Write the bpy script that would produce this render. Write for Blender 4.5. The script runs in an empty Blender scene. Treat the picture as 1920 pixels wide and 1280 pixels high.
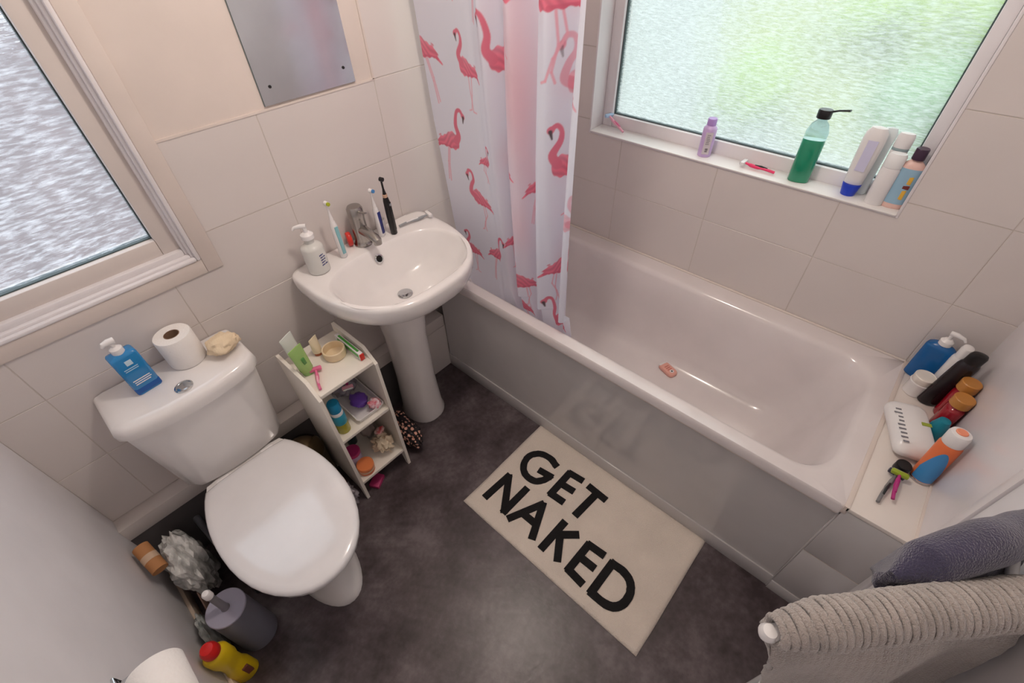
import bpy, bmesh, math, random
import numpy as np
from mathutils import Vector, Matrix, noise
PI = math.pi
sc = bpy.context.scene
COL = sc.collection
random.seed(4)

# ------------------------------------------------------------------ camera, world, lights, exposure
cam_data = bpy.data.cameras.new('camera')
cam_data.sensor_width = 36.0
cam_data.lens = 36.0 * 868.34 / 1920.0
cam_data.clip_start = 0.02
cam = bpy.data.objects.new('camera', cam_data)
cam.location = (0.39852, -1.44815, 1.78189)
cam.rotation_euler = (0.797318, 0.025879, -0.838703)
COL.objects.link(cam)
sc.camera = cam

world = bpy.data.worlds.new('overcast_sky')
world.use_nodes = True
sc.world = world
wn = world.node_tree.nodes
bgn = wn['Background']
bgn.inputs['Color'].default_value = (0.88, 0.94, 1.0, 1)
bgn.inputs['Strength'].default_value = 2.95

def point_light(name, loc, power, color, radius):
    d = bpy.data.lights.new(name, 'POINT')
    d.energy = power; d.color = color; d.shadow_soft_size = radius
    o = bpy.data.objects.new(name, d); o.location = loc
    COL.objects.link(o)
    return o
LAMP_XY = (1.12, -0.78)
point_light('ceiling_bulb', (LAMP_XY[0], LAMP_XY[1], 2.27), 21.5, (1.0, 0.89, 0.81), 0.05)

sc.view_settings.view_transform = 'Standard'
sc.view_settings.look = 'None'
sc.view_settings.gamma = 1.0
sc.view_settings.use_curve_mapping = False
sc.view_settings.exposure = -0.10
sc.cycles.max_bounces = 12
sc.cycles.diffuse_bounces = 7
sc.cycles.glossy_bounces = 5
sc.cycles.transmission_bounces = 8
sc.cycles.transparent_max_bounces = 12
sc.cycles.sample_clamp_indirect = 6.0

# ------------------------------------------------------------------ materials
def S(c):
    """sRGB 0-255 to linear"""
    out = []
    for v in c:
        v = v / 255.0
        out.append(v / 12.92 if v <= 0.04045 else ((v + 0.055) / 1.055) ** 2.4)
    return tuple(out) + (1.0,)

MATS = {}
def mat(name, col, rough=0.5, metal=0.0, bump=0.0, bscale=60.0, vary=0.0, vscale=6.0, trans=0.0, ior=1.45,
        coat=0.0, sss=0.0, alpha=1.0, spec=0.5, col2=None, sheen=0.0):
    if name in MATS:
        return MATS[name]
    m = bpy.data.materials.new(name); m.use_nodes = True
    nt = m.node_tree; b = nt.nodes['Principled BSDF']
    c = S(col)
    b.inputs['Base Color'].default_value = c
    b.inputs['Roughness'].default_value = rough
    b.inputs['Metallic'].default_value = metal
    b.inputs['Transmission Weight'].default_value = trans
    b.inputs['IOR'].default_value = ior
    b.inputs['Coat Weight'].default_value = coat
    b.inputs['Coat Roughness'].default_value = 0.08
    b.inputs['Specular IOR Level'].default_value = spec
    b.inputs['Alpha'].default_value = alpha
    b.inputs['Sheen Weight'].default_value = sheen
    if sss:
        b.inputs['Subsurface Weight'].default_value = sss
        b.inputs['Subsurface Radius'].default_value = (0.01, 0.01, 0.01)
    tc = nt.nodes.new('ShaderNodeTexCoord')
    n = nt.nodes.new('ShaderNodeTexNoise'); n.inputs['Scale'].default_value = vscale; n.inputs['Detail'].default_value = 5
    nt.links.new(tc.outputs['Object'], n.inputs['Vector'])
    mx = nt.nodes.new('ShaderNodeMix'); mx.data_type = 'RGBA'
    a = vary if vary else 0.03
    c2 = S(col2) if col2 else tuple(min(1, v * (1 + a)) for v in c[:3]) + (1,)
    c1 = c if col2 else tuple(v * (1 - a) for v in c[:3]) + (1,)
    mx.inputs['A'].default_value = c1; mx.inputs['B'].default_value = c2
    rp = nt.nodes.new('ShaderNodeValToRGB'); rp.color_ramp.elements[0].position = 0.35; rp.color_ramp.elements[1].position = 0.65
    nt.links.new(n.outputs['Fac'], rp.inputs['Fac'])
    nt.links.new(rp.outputs['Color'], mx.inputs['Factor'])
    nt.links.new(mx.outputs['Result'], b.inputs['Base Color'])
    if bump:
        nb = nt.nodes.new('ShaderNodeTexNoise'); nb.inputs['Scale'].default_value = bscale; nb.inputs['Detail'].default_value = 3
        nt.links.new(tc.outputs['Object'], nb.inputs['Vector'])
        bp = nt.nodes.new('ShaderNodeBump'); bp.inputs['Strength'].default_value = bump; bp.inputs['Distance'].default_value = 0.004
        nt.links.new(nb.outputs['Fac'], bp.inputs['Height'])
        nt.links.new(bp.outputs['Normal'], b.inputs['Normal'])
    MATS[name] = m
    return m

M_tile = mat('wall_tile_glaze', (213, 206, 203), 0.28, vary=0.02, vscale=3)
M_grout = mat('tile_grout', (200, 192, 185), 0.9)
M_plaster = mat('painted_plaster', (214, 203, 196), 0.8, bump=0.1, bscale=40)
M_wallc = mat('left_wall_paint', (222, 220, 223), 0.7, bump=0.08, bscale=30)
M_ceiling = mat('ceiling_paint', (225, 222, 216), 0.9)
M_upvc = mat('white_upvc', (226, 222, 224), 0.35)
M_ceramic = mat('white_ceramic', (232, 229, 228), 0.1, coat=0.5)
M_acrylic = mat('bath_acrylic', (221, 214, 214), 0.16, coat=0.3)
M_panel = mat('bath_panel_gloss', (196, 193, 193), 0.14, coat=0.4)
M_sealant = mat('sealant_bead', (216, 204, 196), 0.5)
M_chrome = mat('chrome', (205, 208, 210), 0.12, metal=1.0)
M_chromedull = mat('limescaled_chrome', (170, 166, 162), 0.25, metal=1.0)
M_white = mat('white_plastic', (232, 230, 230), 0.24)
M_black = mat('black_plastic', (22, 20, 22), 0.35)
M_shelfw = mat('white_painted_board', (232, 226, 216), 0.5)
M_paper = mat('tissue_paper', (240, 237, 234), 0.95, bump=0.3, bscale=150)
M_seal = mat('window_gasket', (70, 84, 86), 0.6)

def floor_mat():
    m = bpy.data.materials.new('dark_slate_vinyl'); m.use_nodes = True
    nt = m.node_tree; b = nt.nodes['Principled BSDF']
    tc = nt.nodes.new('ShaderNodeTexCoord')
    n1 = nt.nodes.new('ShaderNodeTexNoise'); n1.inputs['Scale'].default_value = 5.5; n1.inputs['Detail'].default_value = 9; n1.inputs['Roughness'].default_value = 0.62
    n2 = nt.nodes.new('ShaderNodeTexNoise'); n2.inputs['Scale'].default_value = 45; n2.inputs['Detail'].default_value = 6
    nt.links.new(tc.outputs['Object'], n1.inputs['Vector']); nt.links.new(tc.outputs['Object'], n2.inputs['Vector'])
    ad = nt.nodes.new('ShaderNodeMath'); ad.operation = 'MULTIPLY_ADD'; ad.inputs[1].default_value = 0.35
    nt.links.new(n2.outputs['Fac'], ad.inputs[0]); nt.links.new(n1.outputs['Fac'], ad.inputs[2])
    r = nt.nodes.new('ShaderNodeValToRGB')
    e = r.color_ramp.elements
    e[0].position = 0.5; e[0].color = S((56, 46, 48)); e[1].position = 0.86; e[1].color = S((108, 98, 101))
    x = e.new(0.68); x.color = S((80, 70, 73))
    nt.links.new(ad.outputs[0], r.inputs['Fac'])
    nt.links.new(r.outputs['Color'], b.inputs['Base Color'])
    b.inputs['Roughness'].default_value = 0.34
    bp = nt.nodes.new('ShaderNodeBump'); bp.inputs['Strength'].default_value = 0.25; bp.inputs['Distance'].default_value = 0.002
    nt.links.new(n2.outputs['Fac'], bp.inputs['Height']); nt.links.new(bp.outputs['Normal'], b.inputs['Normal'])
    return m
M_floor = floor_mat()

def pane_mat(name, tint, stretch, rot, scale, fac0, milk, ramp=(0.42, 0.68, 0.28)):
    """obscured textured glass: part clear, part blurred refraction, part milky"""
    m = bpy.data.materials.new(name); m.use_nodes = True
    nt = m.node_tree
    for n in list(nt.nodes):
        nt.nodes.remove(n)
    out = nt.nodes.new('ShaderNodeOutputMaterial')
    tc = nt.nodes.new('ShaderNodeTexCoord')
    mp = nt.nodes.new('ShaderNodeMapping'); mp.inputs['Scale'].default_value = stretch; mp.inputs['Rotation'].default_value = rot
    nt.links.new(tc.outputs['Object'], mp.inputs['Vector'])
    nz = nt.nodes.new('ShaderNodeTexNoise'); nz.inputs['Scale'].default_value = scale; nz.inputs['Detail'].default_value = 3; nz.inputs['Distortion'].default_value = 0.08
    nt.links.new(mp.outputs['Vector'], nz.inputs['Vector'])
    rp = nt.nodes.new('ShaderNodeValToRGB'); rp.color_ramp.elements[0].position = ramp[0]; rp.color_ramp.elements[1].position = ramp[1]
    nt.links.new(nz.outputs['Fac'], rp.inputs['Fac'])
    bp = nt.nodes.new('ShaderNodeBump'); bp.inputs['Strength'].default_value = 0.6; bp.inputs['Distance'].default_value = 0.004
    nt.links.new(nz.outputs['Fac'], bp.inputs['Height'])
    tr = nt.nodes.new('ShaderNodeBsdfTransparent'); tr.inputs['Color'].default_value = tint
    rf = nt.nodes.new('ShaderNodeBsdfRefraction'); rf.inputs['Color'].default_value = tint; rf.inputs['Roughness'].default_value = 0.22; rf.inputs['IOR'].default_value = 1.12
    nt.links.new(bp.outputs['Normal'], rf.inputs['Normal'])
    tl = nt.nodes.new('ShaderNodeBsdfTranslucent'); tl.inputs['Color'].default_value = milk
    nt.links.new(bp.outputs['Normal'], tl.inputs['Normal'])
    gl = nt.nodes.new('ShaderNodeBsdfGlossy'); gl.inputs['Roughness'].default_value = 0.15; gl.inputs['Color'].default_value = (.5, .5, .5, 1)
    nt.links.new(bp.outputs['Normal'], gl.inputs['Normal'])
    m1 = nt.nodes.new('ShaderNodeMixShader'); m1.inputs[0].default_value = 0.68
    nt.links.new(tr.outputs[0], m1.inputs[1]); nt.links.new(rf.outputs[0], m1.inputs[2])
    ml = nt.nodes.new('ShaderNodeMath'); ml.operation = 'MULTIPLY_ADD'; ml.inputs[1].default_value = ramp[2]; ml.inputs[2].default_value = fac0
    nt.links.new(rp.outputs['Color'], ml.inputs[0])
    m2 = nt.nodes.new('ShaderNodeMixShader')
    nt.links.new(ml.outputs[0], m2.inputs[0]); nt.links.new(m1.outputs[0], m2.inputs[1]); nt.links.new(tl.outputs[0], m2.inputs[2])
    m3 = nt.nodes.new('ShaderNodeMixShader'); m3.inputs[0].default_value = 0.04
    nt.links.new(m2.outputs[0], m3.inputs[1]); nt.links.new(gl.outputs[0], m3.inputs[2])
    nt.links.new(m3.outputs[0], out.inputs['Surface'])
    return m
M_paneB = pane_mat('obscured_glass_garden', (0.93, 0.95, 0.92, 1), (1, 0.2, 1), (0, 0, 0), 190, 0.20, (0.82, 0.87, 0.86, 1))
M_paneA = pane_mat('obscured_glass_side', (0.92, 0.94, 0.96, 1), (0.20, 1, 1), (0, 0, 0), 150, 0.04, (0.93, 0.95, 0.98, 1), (0.46, 0.78, 0.55))

# ------------------------------------------------------------------ mesh helpers
def link(o, parent=None):
    COL.objects.link(o)
    if parent is not None:
        o.parent = parent
    return o
def fin(name, bm, m, parent=None, smooth=True, loc=None, angle=40):
    bmesh.ops.recalc_face_normals(bm, faces=bm.faces)
    me = bpy.data.meshes.new(name)
    bm.to_mesh(me); bm.free()
    if m is not None:
        for x in (m if isinstance(m, (list, tuple)) else [m]):
            me.materials.append(x)
    if smooth:
        me.shade_smooth()
        try:
            me.set_sharp_from_angle(angle=math.radians(angle))
        except Exception:
            pass
    o = bpy.data.objects.new(name, me)
    if loc: o.location = loc
    return link(o, parent)
def tag(o, label, cat, group=None, kind=None):
    o['label'] = label; o['category'] = cat
    if group: o['group'] = group
    if kind: o['kind'] = kind
    return o
def thing(name, label, cat, loc=(0, 0, 0), rotz=0.0, group=None, rot=None):
    o = bpy.data.objects.new(name, None)
    o.empty_display_size = 0.05
    o.location = loc
    o.rotation_euler = rot if rot else (0, 0, rotz)
    COL.objects.link(o)
    return tag(o, label, cat, group)
def struct(o):
    o['kind'] = 'structure'
    return o

def box(bm, x0, x1, y0, y1, z0, z1, bev=0.0, seg=2, mi=0):
    if bev > 0:
        t = bmesh.new()
        _box(t, x0, x1, y0, y1, z0, z1, mi)
        bmesh.ops.bevel(t, geom=list(t.edges), offset=bev, segments=seg, profile=0.5, affect='EDGES')
        for f in t.faces: f.material_index = mi
        me = bpy.data.meshes.new('tmp'); t.to_mesh(me); t.free(); bm.from_mesh(me); bpy.data.meshes.remove(me)
    else:
        _box(bm, x0, x1, y0, y1, z0, z1, mi)
def _box(bm, x0, x1, y0, y1, z0, z1, mi=0):
    v = [bm.verts.new(p) for p in [(x0, y0, z0), (x1, y0, z0), (x1, y1, z0), (x0, y1, z0), (x0, y0, z1), (x1, y0, z1), (x1, y1, z1), (x0, y1, z1)]]
    for q in [(0, 3, 2, 1), (4, 5, 6, 7), (0, 1, 5, 4), (1, 2, 6, 5), (2, 3, 7, 6), (3, 0, 4, 7)]:
        f = bm.faces.new([v[i] for i in q]); f.material_index = mi
def bxo(name, m, parent, *a, bev=0.0, seg=2, smooth=True):
    bm = bmesh.new(); box(bm, *a, bev=bev, seg=seg)
    return fin(name, bm, m, parent, smooth)
def loft(bm, rings, cap0=True, cap1=True, closed=True, mi=0):
    R = [[bm.verts.new(p) for p in r] for r in rings]
    n = len(R[0])
    for a, b in zip(R[:-1], R[1:]):
        for i in range(n if closed else n - 1):
            j = (i + 1) % n
            f = bm.faces.new((a[i], a[j], b[j], b[i])); f.material_index = mi
    if cap0: f = bm.faces.new(R[0][::-1]); f.material_index = mi
    if cap1: f = bm.faces.new(R[-1]); f.material_index = mi
    return R
def circ(cx, cy, z, r, n=28, ry=None, ph=0.0, e=2.0):
    ry = r if ry is None else ry
    out = []
    for i in range(n):
        a = ph + 2 * PI * i / n
        c, s = math.cos(a), math.sin(a)
        if e != 2.0:
            c = math.copysign(abs(c) ** (2 / e), c); s = math.copysign(abs(s) ** (2 / e), s)
        out.append((cx + r * c, cy + ry * s, z))
    return out
def lathe(bm, prof, cx=0, cy=0, n=28, e=2.0, k=1.0, cap=True, mi=0):
    """prof: list of (r, z); k = y/x ratio"""
    loft(bm, [circ(cx, cy, z, max(r, 1e-4), n, max(r, 1e-4) * k, e=e) for r, z in prof], cap, cap, mi=mi)
def rrect(cx, cy, hx, hy, r, z, n=6):
    out = []
    for (sx, sy, a0) in ((1, 1, 0), (-1, 1, PI / 2), (-1, -1, PI), (1, -1, 1.5 * PI)):
        for i in range(n + 1):
            a = a0 + (PI / 2) * i / n
            out.append((cx + sx * (hx - r) + r * math.cos(a), cy + sy * (hy - r) + r * math.sin(a), z))
    return out
def tube(bm, pts, rad, n=10, caps=True, mi=0, flat=1.0):
    pts = [Vector(p) for p in pts]
    rads = rad if isinstance(rad, (list, tuple)) else [rad] * len(pts)
    up = None; rings = []
    for i, p in enumerate(pts):
        d = (pts[min(i + 1, len(pts) - 1)] - pts[max(i - 1, 0)]).normalized()
        if up is None:
            up = Vector((0, 0, 1)) if abs(d.z) < 0.9 else Vector((1, 0, 0))
        u = d.cross(up).normalized(); w = u.cross(d).normalized(); up = w
        rings.append([tuple(p + (u * math.cos(2 * PI * k / n) + w * math.sin(2 * PI * k / n) * flat) * rads[i]) for k in range(n)])
    loft(bm, rings, caps, caps, mi=mi)
def tubeo(name, m, parent, pts, rad, n=10, flat=1.0):
    bm = bmesh.new(); tube(bm, pts, rad, n, flat=flat)
    return fin(name, bm, m, parent)
def latheo(name, m, parent, prof, cx=0, cy=0, n=28, e=2.0, k=1.0):
    bm = bmesh.new(); lathe(bm, prof, cx, cy, n, e, k)
    return fin(name, bm, m, parent)
def smoothpath(pts, k=6):
    P = [Vector(p) for p in pts]; P = [P[0]] + P + [P[-1]]
    out = []
    for i in range(1, len(P) - 2):
        for j in range(k):
            t = j / k
            a, b, c, d = P[i - 1], P[i], P[i + 1], P[i + 2]
            out.append(0.5 * ((2 * b) + (c - a) * t + (2 * a - 5 * b + 4 * c - d) * t * t + (3 * b - a - 3 * c + d) * t ** 3))
    out.append(P[-2])
    return out
def crumple(name, m, parent, c, s, amp=0.25, freq=2.2, seed=0, sub=4, flatten=None):
    """a crumpled soft shape: subdivided ball pushed about by ridged noise"""
    bm = bmesh.new()
    bmesh.ops.create_icosphere(bm, subdivisions=sub, radius=1.0)
    off = Vector((seed * 7.3, seed * 3.1, seed * 1.7))
    for v in bm.verts:
        p = v.co.copy()
        r = 1 + amp * (1.6 * abs(noise.noise(p * freq + off)) - 0.6) + amp * 0.5 * (abs(noise.noise(p * freq * 2.7 + off)) * 2 - 0.6)
        q = p * r
        v.co = Vector((c[0] + q.x * s[0], c[1] + q.y * s[1], c[2] + q.z * s[2]))
        if flatten is not None and v.co.z < flatten: v.co.z = flatten
    return fin(name, bm, m, parent, angle=60)

# ------------------------------------------------------------------ room dimensions (metres; wall A = back wall y=0)
XB, XP, YE, YD, ZR, HC = 2.080, 1.387, -1.700, -1.859, 0.597, 2.42
TW, TH = 0.3992, 0.2549
XA0, ZJ = 0.1287, 0.3362         # first upright joint on the back wall, first level joint
YB0 = -0.5023
G = 0.0013                        # half the grout gap
TT = 0.0030                        # tile thickness

def slab_with_hole(name, axis, pos, thick, a0, a1, z0, z1, hole, m):
    """wall of four blocks round an opening; axis 'y': plane y=pos growing to +y; 'x': plane x=pos growing to +x"""
    bm = bmesh.new()
    h0, h1, k0, k1 = hole
    for (u0, u1, w0, w1) in ((a0, h0, z0, z1), (h1, a1, z0, z1), (h0, h1, z0, k0), (h0, h1, k1, z1)):
        if axis == 'y': box(bm, u0, u1, pos, pos + thick, w0, w1)
        else: box(bm, pos, pos + thick, u0, u1, w0, w1)
    return struct(fin(name, bm, m, smooth=False))

# back wall opening (side window) and right wall opening (garden window)
HA = (-0.0 + 0.02, 0.612, 1.046, 1.92)
HB = (-1.458, -0.343, 1.060, 1.95)
wall_back = slab_with_hole('wall_back', 'y', TT, 0.16, -0.12, XB + 0.25, -0.0, HC, HA, M_plaster)
wall_right = slab_with_hole('wall_right', 'x', XB + 0.0012, 0.16, YD - 0.12, TT, 0.0, HC, HB, M_grout)
fl = bmesh.new(); box(fl, -0.12, XB + 0.2, YD - 0.12, 0.17, -0.05, 0.0)
floor = struct(fin('floor', fl, M_floor, smooth=False))
ce = bmesh.new(); box(ce, -0.12, XB + 0.2, YD - 0.12, 0.17, HC, HC + 0.05)
struct(fin('ceiling', ce, M_ceiling, smooth=False))
wl = bmesh.new(); box(wl, -0.12, 0.0, YD - 0.12, 0.17, 0, HC)
struct(fin('wall_left', wl, M_wallc, smooth=False))
wf = bmesh.new(); box(wf, 0.0, XB + TT, YD - 0.12, YD, 0, HC)
wall_front = struct(fin('wall_front', wf, M_wallc, smooth=False))
bl = bmesh.new(); box(bl, 0.0, 0.012, YD, -0.06, 0.0, 0.07, bev=0.003)
struct(fin('baseboard_left', bl, mat('skirting_gloss', (226, 208, 190), 0.3)))
# white bonded edge strip where the shower side of the front wall begins
ts = bmesh.new(); box(ts, XP - 0.028, XP + 0.004, YD - 0.001, YD + 0.007, 0.0, HC, bev=0.002)
struct(fin('trim_1', ts, M_upvc))
# glossy white shower board on the front wall above the ledge
sb_ = bmesh.new(); box(sb_, XP + 0.004, XB, YD - 0.001, YD + 0.004, ZR, HC)
fin('wall_panel', sb_, mat('white_shower_board', (222, 218, 221), 0.22), wall_front)

def tiles(parent, axis, pos, us, zs, hole, mask=None):
    """each tile is a part of its wall: rectangles clipped round the opening, bevelled, proud of the grout"""
    cache = {}
    for u0, u1 in zip(us[:-1], us[1:]):
        for z0, z1 in zip(zs[:-1], zs[1:]):
            a0, a1, b0, b1 = u0 + G, u1 - G, z0 + G, z1 - G
            if mask and mask((u0 + u1) / 2, (z0 + z1) / 2): continue
            if a1 - a0 < 0.01 or b1 - b0 < 0.01: continue
            rects = [(a0, a1, b0, b1)]
            h = hole
            if h and a0 < h[1] and a1 > h[0] and b0 < h[3] and b1 > h[2]:
                rects = []
                if a0 < h[0]: rects.append((a0, h[0], b0, b1))
                if a1 > h[1]: rects.append((h[1], a1, b0, b1))
                c0, c1 = max(a0, h[0]), min(a1, h[1])
                if b0 < h[2]: rects.append((c0, c1, b0, h[2]))
                if b1 > h[3]: rects.append((c0, c1, h[3], b1))
            rects = [r for r in rects if r[1] - r[0] > 0.002 and r[3] - r[2] > 0.002]
            if not rects: continue
            if len(rects) == 1:
                r = rects[0]; key = (round(r[1] - r[0], 4), round(r[3] - r[2], 4))
                cx, cz = (r[0] + r[1]) / 2, (r[2] + r[3]) / 2
                if key not in cache:
                    bm = bmesh.new(); w, hh = key[0] / 2, key[1] / 2
                    if axis == 'y': box(bm, -w, w, -TT, 0, -hh, hh, bev=0.0007, seg=1)
                    else: box(bm, -TT, 0, -w, w, -hh, hh, bev=0.0007, seg=1)
                    o = fin('tile', bm, M_tile, parent, smooth=False)
                    cache[key] = o.data
                else:
                    o = bpy.data.objects.new('tile', cache[key]); link(o, parent)
                o.location = (cx, pos, cz) if axis == 'y' else (pos, cx, cz)
            else:
                bm = bmesh.new()
                for r in rects:
                    if axis == 'y': box(bm, r[0], r[1], pos - TT, pos, r[2], r[3])
                    else: box(bm, pos - TT, pos, r[0], r[1], r[2], r[3])
                fin('tile', bm, M_tile, parent, smooth=False)
zrows = [0.0, ZJ - TH] + [ZJ + TH * k for k in range(0, 9)]
zrows = [z for z in zrows if z < HC] + [HC]
ZTOP = ZJ + 4 * TH                # tiling stops here left of the last upright joint
# grout bed behind the tiles of the back wall
gb = bmesh.new(); GB = 0.0012
for (u0, u1, w0, w1) in ((0, HA[1] + .02, 0, HA[2]), (HA[1], XA0 + 3 * TW, 0, ZTOP), (XA0 + 3 * TW, XB, 0, HC)):
    box(gb, u0, u1, GB, TT, w0, w1)
fin('grout', gb, M_grout, wall_back, smooth=False)
usA = [0.0, XA0] + [XA0 + TW * k for k in range(1, 5)] + [XB]
TRIM_A = (0.0, 0.668, 0.990, 1.97)
tiles(wall_back, 'y', TT, usA, zrows, TRIM_A, mask=lambda u, z: (z > ZTOP and u < XA0 + 3 * TW))
usB = sorted([YD, YD + 0.0001, 0.0] + [YB0 + TW] + [YB0 - TW * k for k in range(0, 4)])
usB = [u for i, u in enumerate(usB) if i == 0 or u - usB[i - 1] > 0.005]
tiles(wall_right, 'x', XB + TT, usB, [z for z in zrows if z > 0.5], HB)
# bead edging strip along the top and side of the back-wall tiling
eb = bmesh.new(); box(eb, 0.668, XA0 + 3 * TW + .004, -0.0015, TT, ZTOP - 0.003, ZTOP + 0.003)
box(eb, XA0 + 3 * TW - 0.004, XA0 + 3 * TW + 0.002, -0.0015, TT, ZTOP, HC)
fin('edging', eb, M_plaster, wall_back, smooth=False)

# ------------------------------------------------------------------ side window (back wall)
w1 = bpy.data.objects.new('window_1', None); COL.objects.link(w1); struct(w1)
def frame_rect(name, m, parent, o, i, y0, y1, axis='y', bev=0.003):
    """picture frame between outer and inner rectangles (u0,u1,z0,z1), depth y0..y1"""
    bm = bmesh.new()
    for (a, b, c, d) in ((o[0], i[0], o[2], o[3]), (i[1], o[1], o[2], o[3]), (i[0], i[1], o[2], i[2]), (i[0], i[1], i[3], o[3])):
        if b - a < 0.001 or d - c < 0.001: continue
        if axis == 'y': box(bm, a, b, y0, y1, c, d, bev=bev)
        else: box(bm, y0, y1, a, b, c, d, bev=bev)
    return fin(name, bm, m, parent)
frame_rect('architrave', M_plaster, w1, (0.001, 0.668, 0.990, 1.97), (0.022, 0.622, 1.036, 1.92), -0.006, 0.02)
frame_rect('window_bead', M_upvc, w1, (0.014, 0.622, 1.036, 1.928), (0.026, 0.611, 1.047, 1.915), -0.010, 0.03, bev=0.004)
frame_rect('window_bead', M_upvc, w1, (0.020, 0.613, 1.045, 1.92), (0.034, 0.603, 1.055, 1.908), 0.002, 0.03, bev=0.004)
frame_rect('window_bead', M_upvc, w1, (0.030, 0.605, 1.053, 1.91), (0.044, 0.595, 1.072, 1.90), 0.014, 0.05, bev=0.004)
frame_rect('window_frame', mat('window_frame_cream', (214, 205, 200), 0.4), w1, (0.040, 0.597, 1.070, 1.905), (0.085, 0.551, 1.118, 1.862), 0.030, 0.095, bev=0.004)
frame_rect('gasket', M_seal, w1, (0.083, 0.553, 1.116, 1.864), (0.088, 0.548, 1.121, 1.859), 0.050, 0.075, bev=0.0)
p = bmesh.new(); box(p, 0.087, 0.549, 0.060, 0.064, 1.120, 1.860)
fin('pane', p, M_paneA, w1, smooth=False)

# ------------------------------------------------------------------ garden window (right wall)
w2 = bpy.data.objects.new('window_2', None); COL.objects.link(w2); struct(w2)
ry0, ry1, rz0, rz1 = HB
frame_rect('window_reveal', M_upvc, w2, (ry0, ry1, rz0 - 0.010, rz1), (ry0 + 0.008, ry1 - 0.008, rz0 - 0.002, rz1 - 0.008), XB - 0.002, XB + 0.16, axis='x', bev=0.0015)
sl = bmesh.new(); box(sl, XB - 0.008, XB + 0.085, ry0 + 0.008, ry1 - 0.008, rz0 - 0.003, rz0 + 0.002, bev=0.0015)
fin('window_sill', sl, mat('sill_white', (238, 236, 234), 0.25), w2)
frame_rect('window_frame', M_upvc, w2, (ry0 + 0.008, ry1 - 0.008, rz0, rz1 - 0.008), (ry0 + 0.042, ry1 - 0.052, rz0 + 0.048, rz1 - 0.055), XB + 0.082, XB + 0.14, axis='x', bev=0.004)
gy0, gy1, gz0, gz1 = ry0 + 0.042, ry1 - 0.052, rz0 + 0.048, rz1 - 0.055
frame_rect('gasket', M_seal, w2, (gy0 - .001, gy1 + .001, gz0 - .001, gz1 + .001), (gy0 + 0.004, gy1 - 0.004, gz0 + 0.004, gz1 - 0.004), XB + 0.096, XB + 0.12, axis='x', bev=0)
p = bmesh.new(); box(p, XB + 0.106, XB + 0.110, gy0, gy1, gz0, gz1)
fin('pane', p, M_paneB, w2, smooth=False)

# ------------------------------------------------------------------ outside: ground, hedge, shrubs, side path
def gmat():
    m = mat('garden_ground', (146, 148, 146), 0.9, vary=0.0, vscale=0.8, col2=(120, 124, 120))
    return m
g = bmesh.new(); box(g, XB + 0.5, 30, -14, 22, -0.46, -0.40)
tag(fin('patio', g, gmat(), smooth=False), 'pale blurred paving outside the garden window', 'paving', kind='structure')
lw = bmesh.new()
loft(lw, [[(7.4, 0.2, -0.39), (9.5, 2.0, -0.39), (15, 4.4, -0.39), (28, 4.0, -0.39), (28, -13, -0.39), (7.2, -8, -0.39), (6.2, -2.0, -0.39), (6.6, -0.3, -0.39)]], True, False)
tag(fin('lawn', lw, mat('lawn_green', (146, 152, 84), 0.9, vscale=1.6, col2=(124, 134, 84)), smooth=False), 'yellow-green grass blurred behind the garden window', 'lawn', kind='stuff')
def shrub(c, s, m, label, seed):
    o = crumple('shrub', m, None, c, s, 0.35, 2.4, seed, 4)
    tag(o, label, 'shrub')
M_sh1 = mat('shrub_green', (136, 168, 72), 0.9, vscale=3, col2=(170, 188, 84))
M_sh2 = mat('shrub_dark', (92, 132, 84), 0.9, vscale=3, col2=(120, 160, 96))
shrub((7.3, 0.62, -0.1), (0.55, 0.42, 0.5), M_sh1, 'small bright green shrub blurred in the middle of the garden window', 1)
shrub((12.4, -0.6, 0.6), (1.8, 1.6, 1.3), M_sh1, 'large yellow-green bush behind the upper right of the garden glass', 2)
shrub((7.6, -1.3, -0.1), (0.7, 0.8, 0.45), M_sh2, 'dark green low bush behind the bottles on the window sill', 3)
# neighbouring ground and fence outside the side window
g = bmesh.new(); box(g, -8, XB + 0.5, 0.5, 22, -0.46, -0.40)
tag(fin('side_path', g, mat('side_path_grey', (132, 116, 114), 0.9, vscale=2.5, col2=(96, 86, 86)), smooth=False), 'dark grey-brown ground blurred outside the side window', 'paving', kind='structure')

# ------------------------------------------------------------------ pipe boxing along the back wall
px = thing('pipe_boxing', 'low tiled pipe boxing running behind the toilet and basin pedestal', 'boxing', (0, 0, 0))
bxo('boxing_face', M_tile, px, 0.0, XP + .01, -0.056, -0.0005, 0.272, 0.336, bev=0.002)
bxo('lower_face', mat('dark_grey_face', (92, 88, 90), 0.7), px, 0.0, 1.10, -0.052, -0.0005, 0.001, 0.271)  # lower face left of the pedestal, coloured darker than the right end
bxo('end_board', M_tile, px, 1.101, XP + .01, -0.056, -0.0005, 0.001, 0.271)

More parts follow.
